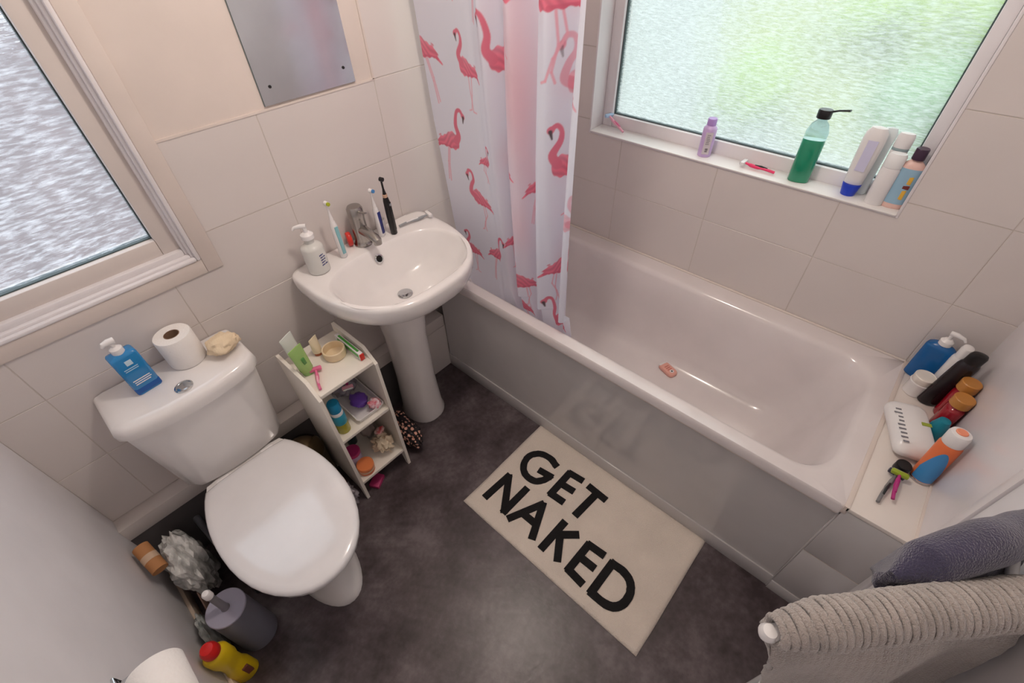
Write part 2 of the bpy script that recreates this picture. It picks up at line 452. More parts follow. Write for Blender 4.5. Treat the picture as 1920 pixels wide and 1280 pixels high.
# ------------------------------------------------------------------ bath
bath = thing('bathtub', 'white acrylic bathtub fitted along the window wall', 'bathtub', (0, 0, 0))
bx0, bx1, by0, by1 = XP, XB - 0.001, YE, -0.001
cx, cy = (bx0 + bx1) / 2, (by0 + by1) / 2
hx, hy = (bx1 - bx0) / 2, (by1 - by0) / 2
bm = bmesh.new()
icx, icy = (1.446 + 1.992) / 2, (-1.640 - 0.13) / 2
ihx, ihy = (1.992 - 1.446) / 2, (1.640 - 0.13) / 2
N = 10
rings = [rrect(cx, cy, hx - .004, hy, 0.006, 0.555, N), rrect(cx, cy, hx, hy, 0.006, 0.558, N), rrect(cx, cy, hx, hy, 0.008, ZR - 0.006, N),
         rrect(cx, cy, hx - 0.004, hy - 0.003, 0.012, ZR, N),
         rrect(icx, icy, ihx + 0.016, ihy + 0.016, 0.10, ZR - 0.0005, N),
         rrect(icx, icy, ihx + 0.004, ihy + 0.004, 0.11, ZR - 0.005, N),
         rrect(icx, icy, ihx - 0.006, ihy - 0.006, 0.11, ZR - 0.02, N),
         rrect(icx, icy, ihx - 0.022, ihy - 0.030, 0.12, ZR - 0.10, N),
         rrect(icx + .004, icy + 0.01, ihx - 0.042, ihy - 0.065, 0.13, ZR - 0.24, N),
         rrect(icx + .006, icy + 0.02, ihx - 0.060, ihy - 0.110, 0.13, ZR - 0.33, N),
         rrect(icx + .006, icy + 0.02, ihx - 0.085, ihy - 0.150, 0.12, ZR - 0.365, N),
         rrect(icx + .006, icy + 0.02, ihx - 0.125, ihy - 0.200, 0.09, ZR - 0.378, N),
         rrect(icx + .006, icy + 0.02, 0.03, 0.10, 0.02, ZR - 0.382, N)]
loft(bm, rings, False, True)
fin('tub', bm, M_acrylic, bath, angle=50)
bm = bmesh.new()
box(bm, XP + 0.012, XP + 0.022, YE + 0.002, -0.058, 0.0, 0.556)
fin('side_panel', bm, M_panel, bath, smooth=False)
bxo('plinth', M_panel, bath, XP + 0.006, XP + 0.0118, YE + 0.002, -0.058, 0.0, 0.075, bev=0.001)
bxo('panel_bead', M_sealant, bath, XP + 0.005, XP + 0.0118, YE + 0.004, -0.058, 0.5475, 0.5545, bev=0.001)
bxo('sealant', mat('wall_sealant', (226, 216, 208), 0.4), bath, XB - 0.009, XB - 0.0008, YE, -0.001, ZR, ZR + 0.006, bev=0.002)
latheo('waste', M_chrome, bath, [(0.0, 0), (0.033, 0.0), (0.035, 0.003), (0.03, 0.005), (0, 0.005)], 0, 0).location = (1.72, -0.30, ZR - 0.382)

# boxed ledge at the near end of the bath, tiled front
ledge = thing('bath_ledge', 'white boxed ledge at the near end of the bath, crowded with bottles', 'ledge', (0, 0, 0))
bxo('ledge_top', mat('ledge_white', (226, 218, 212), 0.35), ledge, XP, XB - .001, YD + .0045, YE - 0.003, ZR - 0.014, ZR, bev=0.001)
bxo('joint_bead', M_sealant, ledge, XP, XB - .001, YE - 0.009, YE + 0.0035, ZR - 0.03, ZR + 0.0025, bev=0.001)
bxo('wall_bead', M_sealant, ledge, XP + .004, XB - .001, YD + 0.003, YD + 0.010, ZR - 0.002, ZR + 0.0035, bev=0.001)
bxo('upright_bead', M_panel, ledge, XP + .004, XP + 0.018, YE - 0.004, YE + 0.003, 0.0, ZR - 0.044, bev=0.001)
for i, (z0, z1) in enumerate(((0.062, 0.3185), (0.3215, ZR - 0.016))):
    bxo('tile', M_panel, ledge, XP + 0.001, XP + 0.009, YD + .0045, YE - 0.001, z0, z1, bev=0.001)
bxo('grout', mat('ledge_grout', (206, 186, 168), 0.8), ledge, XP + 0.0025, XP + 0.03, YD + .0045, YE - 0.001, 0.06, ZR - 0.016)
bxo('plinth', M_panel, ledge, XP - 0.001, XP + 0.009, YD + .0045, YE - 0.001, 0.0, 0.059, bev=0.001)

# ------------------------------------------------------------------ toilet
TX = 0.392
toilet = thing('toilet', 'white close-coupled ceramic toilet with the lid down', 'toilet', (TX, 0, 0))
def dring(hw, yb, yf, z, n=40, e=2.3, yc=None, dx=0.0):
    """D shaped ring: flat-ish back at yb, round front at yf"""
    out = []
    ym = yb + (yf - yb) * 0.46
    for i in range(n):
        a = 2 * PI * i / n
        c, s = math.cos(a), math.sin(a)
        x = math.copysign(abs(c) ** (2 / 2.1), c) * hw
        if s >= 0:   # back half: sides draw in to squarish back corners
            q = math.asin(min(1, s)) / (PI / 2)
            if q < 0.78:
                t = q / 0.78 * 0.955; w = hw * (1 - 0.30 * t ** 2.3)
            else:
                k = (q - 0.78) / 0.22; t = 0.955 + 0.045 * math.sin(k * PI / 2); w = hw * (0.733 - 0.01 * k) * (1 - k ** 1.6)
            x = math.copysign(w, c); y = ym + (yb - ym) * t
        else:
            y = ym + (yf - ym) * abs(s) ** (2 / 2.1)
        out.append((x + dx, y, z))
    return out
bm = bmesh.new()
pan = []
for z, hw, yb, yf in ((0.0, 0.105, -0.20, -0.645), (0.012, 0.107, -0.20, -0.648), (0.03, 0.098, -0.20, -0.635), (0.10, 0.085, -0.19, -0.60), (0.18, 0.088, -0.18, -0.60),
                      (0.25, 0.115, -0.17, -0.635), (0.31, 0.150, -0.16, -0.675), (0.36, 0.172, -0.16, -0.71), (0.39, 0.180, -0.16, -0.722), (0.400, 0.178, -0.16, -0.720)):
    pan.append(dring(hw, yb, yf, z))
loft(bm, pan)
fin('pan', bm, M_ceramic, toilet, angle=60)
bm = bmesh.new()
loft(bm, [dring(0.178, -0.215, -0.728, 0.4005), dring(0.188, -0.213, -0.738, 0.403), dring(0.190, -0.212, -0.740, 0.412), dring(0.186, -0.214, -0.736, 0.4165), dring(0.170, -0.22, -0.72, 0.4168)])
fin('seat', bm, M_white, toilet, angle=50)
bm = bmesh.new()
lid = []
for z, k in ((0.4175, 0.98), (0.420, 1.0), (0.430, 1.003), (0.437, 0.992), (0.4415, 0.965), (0.4435, 0.90), (0.4445, 0.75), (0.4450, 0.5), (0.4452, 0.2)):
    r = dring(0.190, -0.210, -0.745, z)
    yc = -0.46
    lid.append([(x * k, yc + (y - yc) * k, z) for x, y, z in r])
loft(bm, lid)
fin('lid', bm, mat('lid_plastic', (230, 229, 231), 0.13, coat=0.6), toilet, angle=60)
for s in (-1, 1):
    tubeo('hinge', M_white, toilet, [(s * 0.075 - 0.02, -0.205, 0.425), (s * 0.075 + 0.02, -0.205, 0.425)], 0.009, 12)
def cring(hwt, yf, bow, z, yb=-0.004, n=16, r=0.02):
    """cistern section: flat back, bowed front"""
    out = []
    for i in range(n + 1):
        t = -1 + 2 * i / n
        out.append((t * hwt, yf - bow * (1 - t * t) + r * (abs(t) ** 14), z))
    out += [(hwt, yb, z), (0, yb, z), (-hwt, yb, z)]
    return out
bm = bmesh.new()
loft(bm, [cring(0.140, -0.145, 0.018, 0.402), cring(0.152, -0.155, 0.02, 0.408), cring(0.160, -0.160, 0.02, 0.43), cring(0.186, -0.176, 0.026, 0.738)])
fin('cistern', bm, M_ceramic, toilet, angle=40)
bm = bmesh.new()
loft(bm, [cring(0.188, -0.180, 0.03, 0.739), cring(0.195, -0.188, 0.032, 0.742), cring(0.197, -0.190, 0.033, 0.765), cring(0.194, -0.187, 0.032, 0.779), cring(0.186, -0.180, 0.031, 0.787), cring(0.165, -0.165, 0.026, 0.791), cring(0.10, -0.13, 0.01, 0.792, yb=-0.02)])
fin('cistern_lid', bm, M_ceramic, toilet, angle=60)
fb = latheo('flush_button', M_chrome, toilet, [(0.0, 0), (0.024, 0), (0.0245, 0.004), (0.021, 0.0055), (0.0205, 0.0035), (0.019, 0.0035), (0.014, 0.005), (0, 0.0055)], 0, 0, 32)
fb.location = (0.0, -0.163, 0.7905)

# ------------------------------------------------------------------ wash basin on pedestal
BX = 1.115
basin = thing('wash_basin', 'white ceramic wash basin on a full pedestal', 'basin', (BX, 0, 0))
def bring(hw, yb, yf, z, e1=2.8, n=56, skew=0.0):
    out = []
    ym = yb + (yf - yb) * 0.28
    for i in range(n):
        a = 2 * PI * i / n
        c, s = math.cos(a), math.sin(a)
        if s >= 0:
            x = math.copysign(abs(c) ** (2 / 9.0), c) * hw; y = ym + (yb - ym) * abs(s) ** (2 / 9.0)
        else:
            x = math.copysign(abs(c) ** (2 / e1), c) * hw; y = ym + (yf - ym) * abs(s) ** (2 / 2.15)
        out.append((x, y, z))
    return out
bm = bmesh.new()
rings = [bring(0.10, -0.06, -0.27, 0.668, 2.2), bring(0.125, -0.02, -0.31, 0.700, 2.2), bring(0.19, -0.006, -0.375, 0.735, 2.3), bring(0.255, -0.004, -0.435, 0.772, 2.5), bring(0.282, -0.003, -0.464, 0.800, 2.6),
         bring(0.289, -0.003, -0.472, 0.830, 2.7), bring(0.290, -0.003, -0.474, 0.855, 2.7), bring(0.288, -0.003, -0.472, 0.866, 2.7), bring(0.283, -0.005, -0.466, 0.871, 2.7), bring(0.272, -0.012, -0.455, 0.8715, 2.7),
         ]
def bowl(hw, yb, yf, z, n=56):
    out = []
    ym = (yb + yf) / 2
    for i in range(n):
        a = 2 * PI * i / n
        c, s = math.cos(a), math.sin(a)
        if s >= 0:
            x = math.copysign(abs(c) ** (2 / 2.6), c) * hw; y = ym + (yb - ym) * abs(s) ** (2 / 3.0)
        else:
            x = math.copysign(abs(c) ** (2 / 2.5), c) * hw; y = ym + (yf - ym) * abs(s) ** (2 / 2.3)
        out.append((x, y, z))
    return out
rings += [bowl(0.256, -0.103, -0.444, 0.8712), bowl(0.250, -0.107, -0.438, 0.868), bowl(0.243, -0.112, -0.431, 0.858), bowl(0.232, -0.120, -0.418, 0.835), bowl(0.210, -0.132, -0.392, 0.790),
          bowl(0.16, -0.15, -0.345, 0.748), bowl(0.08, -0.19, -0.29, 0.730), bowl(0.025, -0.215, -0.265, 0.727)]
loft(bm, rings, True, True)
fin('bowl', bm, M_ceramic, basin, angle=60)
bm = bmesh.new()
def pring(r, ry, yc, z, n=32):
    return [(r * math.copysign(abs(math.cos(2 * PI * i / n)) ** 0.85, math.cos(2 * PI * i / n)), yc + ry * math.sin(2 * PI * i / n), z) for i in range(n)]
loft(bm, [pring(0.092, 0.105, -0.165, 0.0), pring(0.094, 0.107, -0.165, 0.012), pring(0.086, 0.10, -0.165, 0.04), pring(0.078, 0.092, -0.165, 0.25), pring(0.080, 0.096, -0.165, 0.5), pring(0.094, 0.108, -0.166, 0.64), pring(0.104, 0.112, -0.166, 0.675)], True, True)
fin('pedestal', bm, M_ceramic, basin, angle=60)
ov = latheo('overflow_ring', M_chrome, basin, [(0.017, 0), (0.017, 0.003), (0.0125, 0.005), (0.0105, 0.0025), (0.0105, 0.0)], 0, 0, 24)
ov.location = (-0.003, -0.1225, 0.832); ov.rotation_euler = (math.radians(62), 0, 0)
oh = latheo('overflow_hole', mat('drain_dark', (20, 20, 18), 0.6), basin, [(0, 0), (0.0110, 0.0), (0.0110, 0.0028), (0, 0.0028)], 0, 0, 20)
oh.location = (-0.003, -0.1225, 0.832); oh.rotation_euler = (math.radians(62), 0, 0)
wp = latheo('waste', M_chrome, basin, [(0, 0), (0.026, 0.0), (0.028, 0.004), (0.022, 0.006), (0.0, 0.004)], 0, 0, 28)
wp.location = (0.0, -0.240, 0.7275)
ztap = 0.8722
tap = thing('mixer_tap', 'dull chrome single-lever mixer tap at the back of the basin', 'tap', (1.108, -0.052, ztap))
latheo('tap_body', M_chromedull, tap, [(0.033, 0), (0.033, 0.005), (0.029, 0.009), (0.0275, 0.02), (0.0265, 0.10), (0.0265, 0.104)], 0, 0)
latheo('tap_cap', M_chromedull, tap, [(0.0275, 0.1045), (0.028, 0.107), (0.0275, 0.138), (0.023, 0.146), (0.0, 0.149)], 0, 0)
tubeo('spout', M_chromedull, tap, [(0.0, -0.015, 0.062), (0.0, -0.05, 0.062), (0.0, -0.088, 0.056), (0.0, -0.100, 0.050), (0, -0.101, 0.037)], [0.019, 0.018, 0.0165, 0.016, 0.014], 16)
tubeo('lever', M_chromedull, tap, [(0.0, -0.015, 0.132), (0.0, -0.045, 0.138), (0.0, -0.07, 0.144)], [0.006, 0.0055, 0.005], 10, flat=0.6)
tubeo('pop_up_rod', M_chromedull, tap, [(0.0, 0.030, 0.0), (0.0, 0.030, 0.05)], 0.003, 8)

# ------------------------------------------------------------------ ceiling lamp (above the frame; seen only in reflections)
lamp = thing('ceiling_light', 'round white glass ceiling light above the bathroom floor', 'light', (LAMP_XY[0], LAMP_XY[1], HC))
latheo('lamp_base', M_white, lamp, [(0.0, -0.0), (0.075, -0.0), (0.075, -0.03), (0, -0.03)])
lm = bpy.data.materials.new('lit_bulb'); lm.use_nodes = True
lb = lm.node_tree.nodes['Principled BSDF']; lb.inputs['Emission Color'].default_value = (1, 0.78, 0.58, 1); lb.inputs['Emission Strength'].default_value = 60
latheo('bulb', lm, lamp, [(0.0, -0.032), (0.02, -0.034), (0.03, -0.06), (0.03, -0.085), (0.018, -0.10), (0.0, -0.104)]).visible_shadow = True
# ------------------------------------------------------------------ mirror
mir = thing('wall_mirror', 'small frameless mirror screwed to the plaster above the tiles', 'mirror', (1.109, 0.0, 1.364))
bxo('backing', mat('mirror_edge', (120, 130, 130), 0.4), mir, -0.150, 0.150, -0.0005, 0.0045, 0.0, 0.60, smooth=False)
bxo('glass', mat('mirror_glass', (224, 228, 232), 0.16, metal=1.0, bump=0.05, bscale=5, vary=0.06, vscale=7), mir, -0.149, 0.149, -0.0032, -0.0006, 0.001, 0.599, smooth=False)
for sx in (-0.118, 0.118):
    for sz in (0.045, 0.555):
        s = latheo('screw', M_black, mir, [(0, 0), (0.0045, 0), (0.004, 0.002), (0, 0.003)], 0, 0, 14)
        s.location = (sx, -0.0033, sz); s.rotation_euler = (PI / 2, 0, 0)

# ------------------------------------------------------------------ bath mat with lettering
mt = thing('bath_mat', 'off-white bath mat lettered GET NAKED in black beside the bath', 'mat', (1.150, -1.071, 0.0))
M_mat = mat('mat_cotton', (226, 214, 202), 0.95, bump=0.9, bscale=260, vary=0.05, vscale=7, sheen=0.3)
bm = bmesh.new()
nx, ny = 40, 64
grid = []
for j in range(ny + 1):
    row = []
    for i in range(nx + 1):
        x = -0.248 + 0.496 * i / nx; y = -0.402 + 0.804 * j / ny
        e = min(i, nx - i, j, ny - j)
        z = 0.011 + 0.0012 * noise.noise(Vector((x * 9, y * 9, 2))) + 0.0006 * noise.noise(Vector((x * 60, y * 60, 5)))
        if e == 0: z = 0.005
        row.append(bm.verts.new((x + 0.0025 * noise.noise(Vector((0, y * 6, 1))), y + 0.0025 * noise.noise(Vector((x * 6, 3, 1))), z)))
    grid.append(row)
for j in range(ny):
    for i in range(nx):
        bm.faces.new((grid[j][i], grid[j][i + 1], grid[j + 1][i + 1], grid[j + 1][i]))
ring = [grid[0][i] for i in range(nx + 1)] + [grid[j][nx] for j in range(1, ny + 1)] + [grid[ny][i] for i in range(nx - 1, -1, -1)] + [grid[j][0] for j in range(ny - 1, 0, -1)]
low = [bm.verts.new((v.co.x, v.co.y, 0.0005)) for v in ring]
for i in range(len(ring)):
    k = (i + 1) % len(ring)
    bm.faces.new((ring[k], ring[i], low[i], low[k]))
fin('cotton_pile', bm, M_mat, mt, angle=80)
M_ink = mat('black_tufting', (20, 18, 20), 0.9, bump=0.8, bscale=260)
LET = {  # strokes in mat coordinates (metres), from the mat centre: x to the bath, y away from the camera
    'G': [[(0.123, 0.217), (0.124, 0.222), (0.127, 0.229), (0.13, 0.237), (0.133, 0.246), (0.134, 0.255), (0.134, 0.263), (0.133, 0.272), (0.132, 0.281), (0.13, 0.29), (0.127, 0.297), (0.123, 0.305), (0.118, 0.312), (0.111, 0.318), (0.105, 0.323), (0.098, 0.328), (0.091, 0.331), (0.083, 0.333), (0.075, 0.334), (0.067, 0.334), (0.059, 0.332), (0.05, 0.33), (0.042, 0.327), (0.033, 0.322), (0.026, 0.317), (0.019, 0.311), (0.014, 0.305), (0.01, 0.298), (0.006, 0.291), (0.004, 0.283), (0.003, 0.276), (0.002, 0.268), (0.003, 0.26), (0.004, 0.252), (0.006, 0.244), (0.009, 0.237), (0.013, 0.231), (0.019, 0.226), (0.025, 0.221), (0.031, 0.217), (0.037, 0.213), (0.044, 0.211), (0.051, 0.208), (0.058, 0.207), (0.064, 0.206), (0.068, 0.205)], [(0.068, 0.2), (0.06, 0.253)]],
    'E': [[(0.132, 0.152), (0.006, 0.153)], [(0.133, 0.151), (0.139, 0.094)], [(0.07, 0.151), (0.076, 0.095)], [(0.008, 0.153), (0.012, 0.098)]],
    'T': [[(0.136, 0.053), (0.132, -0.024)], [(0.135, 0.013), (0.004, 0.024)]],
    'N': [[(-0.176, 0.345), (-0.045, 0.337)], [(-0.046, 0.336), (-0.173, 0.246)], [(-0.175, 0.246), (-0.043, 0.242)]],
    'A': [[(-0.181, 0.212), (-0.049, 0.15)], [(-0.048, 0.149), (-0.179, 0.095)], [(-0.131, 0.184), (-0.13, 0.119)]],
    'K': [[(-0.053, 0.039), (-0.185, 0.043)], [(-0.111, 0.034), (-0.058, -0.027)], [(-0.107, 0.018), (-0.18, -0.027)]],
    'E2': [[(-0.06, -0.081), (-0.182, -0.078)], [(-0.059, -0.082), (-0.055, -0.142)], [(-0.117, -0.085), (-0.116, -0.141)], [(-0.181, -0.079), (-0.187, -0.14)]],
    'D': [[(-0.058, -0.185), (-0.19, -0.183)], [(-0.058, -0.185), (-0.058, -0.192), (-0.057, -0.201), (-0.056, -0.212), (-0.055, -0.223), (-0.056, -0.232), (-0.058, -0.241), (-0.06, -0.249), (-0.063, -0.256), (-0.067, -0.263), (-0.072, -0.269), (-0.078, -0.274), (-0.084, -0.279), (-0.092, -0.282), (-0.099, -0.286), (-0.107, -0.288), (-0.115, -0.289), (-0.124, -0.289), (-0.133, -0.289), (-0.141, -0.288), (-0.149, -0.286), (-0.156, -0.283), (-0.162, -0.28), (-0.168, -0.276), (-0.173, -0.271), (-0.178, -0.266), (-0.181, -0.26), (-0.184, -0.254), (-0.186, -0.247), (-0.188, -0.24), (-0.189, -0.232), (-0.19, -0.222), (-0.19, -0.211), (-0.19, -0.2), (-0.19, -0.19), (-0.19, -0.183)]],

}
def stroke_obj(name, strokes, w, parent, m, z):
    bm = bmesh.new()
    for st in strokes:
        st = [Vector((a, b)) for a, b in st]
        n = len(st)
        L, R = [], []
        for i in range(n):
            d = (st[min(i + 1, n - 1)] - st[max(i - 1, 0)]).normalized()
            nrm = Vector((-d.y, d.x))
            wob = 1 + 0.08 * noise.noise(Vector((st[i].x * 80, st[i].y * 80, 3)))
            ext = 0
            pp = st[i] + (d * (w * 0.28) if i == n - 1 else (-d * (w * 0.28) if i == 0 else Vector((0, 0))))
            L.append(pp + nrm * w / 2 * wob); R.append(pp - nrm * w / 2 * wob)
        top, bot = [], []
        for a, b in zip(L, R):
            top.append((bm.verts.new((a.x, a.y, z)), bm.verts.new((b.x, b.y, z))))
            bot.append((bm.verts.new((a.x, a.y, z - 0.004)), bm.verts.new((b.x, b.y, z - 0.004))))
        for i in range(n - 1):
            bm.faces.new((top[i][0], top[i + 1][0], top[i + 1][1], top[i][1]))
            bm.faces.new((top[i][0], bot[i][0], bot[i + 1][0], top[i + 1][0]))
            bm.faces.new((top[i][1], top[i + 1][1], bot[i + 1][1], bot[i][1]))
        bm.faces.new((top[0][0], top[0][1], bot[0][1], bot[0][0])); bm.faces.new((top[-1][0], bot[-1][0], bot[-1][1], top[-1][1]))
        z += 0.00012
    return fin(name, bm, m, parent, smooth=False)
for k, v in LET.items():
    stroke_obj('letter', v, 0.029, mt, M_ink, 0.0142)

# ------------------------------------------------------------------ shower curtain with printed flamingos
CY0, CY1 = -0.075, -0.735
ZB, ZT2 = 0.50, 2.06
ys = np.linspace(CY0, CY1, 700)
def xfold(y, z):
    """plan of the cloth: flat near the wall, tight folds towards its free edge"""
    t = (CY0 - y) / (CY0 - CY1)
    f = np.clip((t - 0.34) / 0.18, 0, 1)
    amp = 0.010 + 0.030 * f
    k = np.sin(2 * PI * (1.2 * t)) * 0.012 * (1 - f) + amp * f * np.sin(2 * PI * (t - 0.34) * 5.6 + 0.4 + 0.25 * np.sin(z * 2.1)) + 0.010 * f * np.sin(2 * PI * t * 11 + z * 1.3)
    return 1.478 + k + 0.012 * np.sin(z * 1.7 + t * 3) - 0.012 * t
ds = np.hypot(np.diff(ys), np.diff(xfold(ys, 1.1)))
s_of = np.concatenate([[0], np.cumsum(ds)])
SL = float(s_of[-1])
NS = int(SL / 0.0021)
sg = np.linspace(0, SL, NS)
yg = np.interp(sg, s_of, ys)
zg = np.concatenate([np.linspace(ZB, 1.72, int(1.22 / 0.0021)), np.linspace(1.74, ZT2, 24)])
Sg, Zg = np.meshgrid(sg, zg)
col = np.ones((len(zg), NS, 3)) * np.array([0.80, 0.79, 0.88])
def seg_d(X, Y, a, b):
    dx, dy = b[0] - a[0], b[1] - a[1]
    t = np.clip(((X - a[0]) * dx + (Y - a[1]) * dy) / (dx * dx + dy * dy + 1e-12), 0, 1)
    return np.hypot(X - a[0] - t * dx, Y - a[1] - t * dy), t
def catmull(pts, k=7):
    return [(p.x, p.y) for p in smoothpath([(a, b, 0) for a, b in pts], k)]
def paint(mask, c, a=1.0):
    m = np.clip(mask, 0, 1)[..., None] * a
    return lambda src: src * (1 - m) + np.array(c) * m
PINK, PINKD, PINKL = (0.76, 0.19, 0.27), (0.66, 0.12, 0.20), (0.86, 0.40, 0.48)
def flamingo(y, z, size, flip=1, pose=0, fade=1.0):
    """one printed bird: size = body length in metres; origin at the body's centre"""
    s0 = float(np.interp(-y, -ys, s_of)) if True else 0
    h = size * 3.2
    i0, i1 = np.searchsorted(zg, z - h), np.searchsorted(zg, z + h)
    j0, j1 = max(0, int((s0 - h) / SL * NS)), min(NS, int((s0 + h) / SL * NS))
    if i1 <= i0 or j1 <= j0: return
    X = (Sg[i0:i1, j0:j1] - s0) / size * flip
    Y = (Zg[i0:i1, j0:j1] - z) / size
    px_ = 0.0016 / size
    sub = col[i0:i1, j0:j1]
    tex = 0.5 + 0.5 * np.sin(X * 23 + Y * 31 + np.sin(X * 9) * 2)
    def aa(d): return np.clip(0.5 - d / (2 * px_), 0, 1)
    # legs
    legs = {0: [[(0.05, -0.3), (0.10, -0.75), (0.0, -1.15), (0.06, -1.32)], [(0.16, -0.3), (0.24, -0.62), (0.02, -0.95), (-0.10, -1.28), (-0.2, -1.32)]],
            1: [[(0.0, -0.3), (0.16, -0.9), (0.24, -1.5)], [(0.06, -0.3), (0.2, -0.8), (0.32, -1.45)]],
            2: [[(-0.05, -0.3), (-0.02, -0.8), (0.05, -1.4), (0.2, -1.42)], [(0.12, -0.3), (0.06, -0.85), (-0.05, -1.35), (-0.2, -1.4)]]}[pose]
    for L in legs:
        for a, b in zip(L[:-1], L[1:]):
            d, t = seg_d(X, Y, a, b)
            sub = paint(aa(d - 0.022), PINKL, 0.85 * fade)(sub)
    # body: teardrop with ragged tail to +X
    bd, t = seg_d(X, Y, (-0.22, -0.02), (0.42, -0.16))
    body = bd - (0.30 - 0.20 * t) + 0.015 * np.sin(X * 30)
    tl, tt = seg_d(X, Y, (0.30, -0.05), (0.66, -0.42))
    tail = tl - (0.13 - 0.12 * tt) + 0.03 * np.sin(Y * 40 + X * 20)
    dd = np.minimum(body, tail)
    cc = np.array(PINK) * (0.9 + 0.25 * tex[..., None]) + np.array([0.05, 0.12, 0.13]) * np.clip(Y * 2 + 0.2, 0, 1)[..., None]
    m = (aa(dd) * fade)[..., None]
    sub = sub * (1 - m) + cc * m
    dk, _ = seg_d(X, Y, (-0.05, -0.27), (0.5, -0.26))
    sub = paint(aa(dk - 0.05) * aa(dd), PINKD, 0.7 * fade)(sub)
    # neck and head
    necks = {0: [(-0.38, -0.05), (-0.60, 0.08), (-0.52, 0.36), (-0.36, 0.60), (-0.40, 0.86), (-0.58, 0.90), (-0.68, 0.74)],
             1: [(-0.40, 0.0), (-0.56, 0.22), (-0.50, 0.55), (-0.62, 0.95), (-0.80, 1.04), (-0.92, 0.90)],
             2: [(-0.36, 0.05), (-0.50, 0.30), (-0.30, 0.62), (-0.28, 0.86), (-0.40, 1.00), (-0.54, 0.92)]}[pose]
    N = catmull(necks)
    best = None
    for q, (a, b) in enumerate(zip(N[:-1], N[1:])):
        d, t = seg_d(X, Y, a, b)
        r = 0.13 - 0.07 * min(1, q / (len(N) * 0.55))
        d = d - r
        best = d if best is None else np.minimum(best, d)
    sub = paint(aa(best), PINK, fade)(sub)
    hx_, hy_ = N[-1]
    d, t = seg_d(X, Y, (hx_, hy_), (hx_ - 0.02, hy_ - 0.02)); sub = paint(aa(d - 0.085), PINK, fade)(sub)
    d, t = seg_d(X, Y, (hx_ - 0.02, hy_ - 0.05), (hx_ + 0.02, hy_ - 0.22)); sub = paint(aa(d - 0.05 * (1 - 0.6 * t)), (0.10, 0.07, 0.08), fade)(sub)
    col[i0:i1, j0:j1] = sub
# the pale pink wash that shows through the folds
Wm = np.exp(-((Sg - np.interp(0.52, -ys, s_of)) / 0.07) ** 2 - ((Zg - 1.36) / 0.26) ** 2) + 0.6 * np.exp(-((Sg - np.interp(0.50, -ys, s_of)) / 0.06) ** 2 - ((Zg - 0.95) / 0.12) ** 2)
Wm = np.clip(Wm, 0, 1)[..., None] * 0.55
col = col * (1 - Wm) + np.array([0.86, 0.40, 0.44]) * Wm
for args in [(-0.268, 0.970, 0.098, 1, 0), (-0.130, 1.150, 0.105, -1, 1), (-0.088, 1.430, 0.110, 1, 1), (-0.292, 1.400, 0.090, 1, 2), (-0.325, 1.125, 0.060, -1, 0),
             (-0.246, 1.70, 0.105, 1, 0), (-0.420, 0.860, 0.085, -1, 2), (-0.315, 0.763, 0.090, -1, 1), (-0.510, 0.735, 0.100, 1, 0), (-0.655, 0.850, 0.115, -1, 0),
             (-0.480, 0.590, 0.090, 1, 1), (-0.680, 0.600, 0.110, 1, 1), (-0.668, 1.200, 0.115, 1, 2), (-0.690, 1.42, 0.115, 1, 0, 0.6), (-0.640, 1.62, 0.150, 1, 0),
             (-0.478, 1.62, 0.12, -1, 0), (-0.43, 1.44, 0.11, 1, 1), (-0.545, 1.10, 0.090, -1, 1), (-0.705, 1.06, 0.095, -1, 0, 0.5), (-0.460, 1.15, 0.085, 1, 2),
             (-0.37, 1.66, 0.095, -1, 1), (-0.17, 0.72, 0.075, 1, 2)]:
    flamingo(*args)
XX = xfold(np.interp(Sg, s_of, ys), Zg)
flare = np.clip((1.2 - Zg) / 0.7, 0, 1)
YY = np.interp(Sg, s_of, ys) - flare * 0.075 * (1 - (Sg / SL)) + np.clip(Zg - 1.2, 0, 1) * 0.045 * (Sg < 2) * (1 - Sg / SL)
XX = np.where(Zg < 0.66, np.maximum(XX, 1.470 + 0.2 * (0.62 - Zg)), XX)
verts = np.stack([XX, YY, Zg], -1).reshape(-1, 3)
ni, nj = Sg.shape
idx = np.arange(ni * nj).reshape(ni, nj)
quads = np.stack([idx[:-1, :-1], idx[:-1, 1:], idx[1:, 1:], idx[1:, :-1]], -1).reshape(-1, 4)
me = bpy.data.meshes.new('curtain')
me.vertices.add(len(verts)); me.vertices.foreach_set('co', verts.ravel().astype(np.float32))
me.loops.add(quads.size); me.loops.foreach_set('vertex_index', quads.ravel().astype(np.int32))
me.polygons.add(len(quads)); me.polygons.foreach_set('loop_start', (np.arange(len(quads)) * 4).astype(np.int32))
try: me.polygons.foreach_set('loop_total', np.full(len(quads), 4, np.int32))
except Exception: pass
me.update(); me.shade_smooth()
ca = me.color_attributes.new('print', 'FLOAT_COLOR', 'POINT')
ca.data.foreach_set('color', np.concatenate([col.reshape(-1, 3), np.ones((ni * nj, 1))], 1).astype(np.float32).ravel())
cm = bpy.data.materials.new('printed_curtain'); cm.use_nodes = True
nt = cm.node_tree
for n in list(nt.nodes): nt.nodes.remove(n)
o_ = nt.nodes.new('ShaderNodeOutputMaterial'); at = nt.nodes.new('ShaderNodeAttribute'); at.attribute_name = 'print'
df = nt.nodes.new('ShaderNodeBsdfDiffuse'); tl = nt.nodes.new('ShaderNodeBsdfTranslucent'); gl = nt.nodes.new('ShaderNodeBsdfGlossy'); gl.inputs['Roughness'].default_value = 0.35
m1 = nt.nodes.new('ShaderNodeMixShader'); m1.inputs[0].default_value = 0.45
m2 = nt.nodes.new('ShaderNodeMixShader'); m2.inputs[0].default_value = 0.05
nt.links.new(at.outputs['Color'], df.inputs['Color']); nt.links.new(at.outputs['Color'], tl.inputs['Color'])
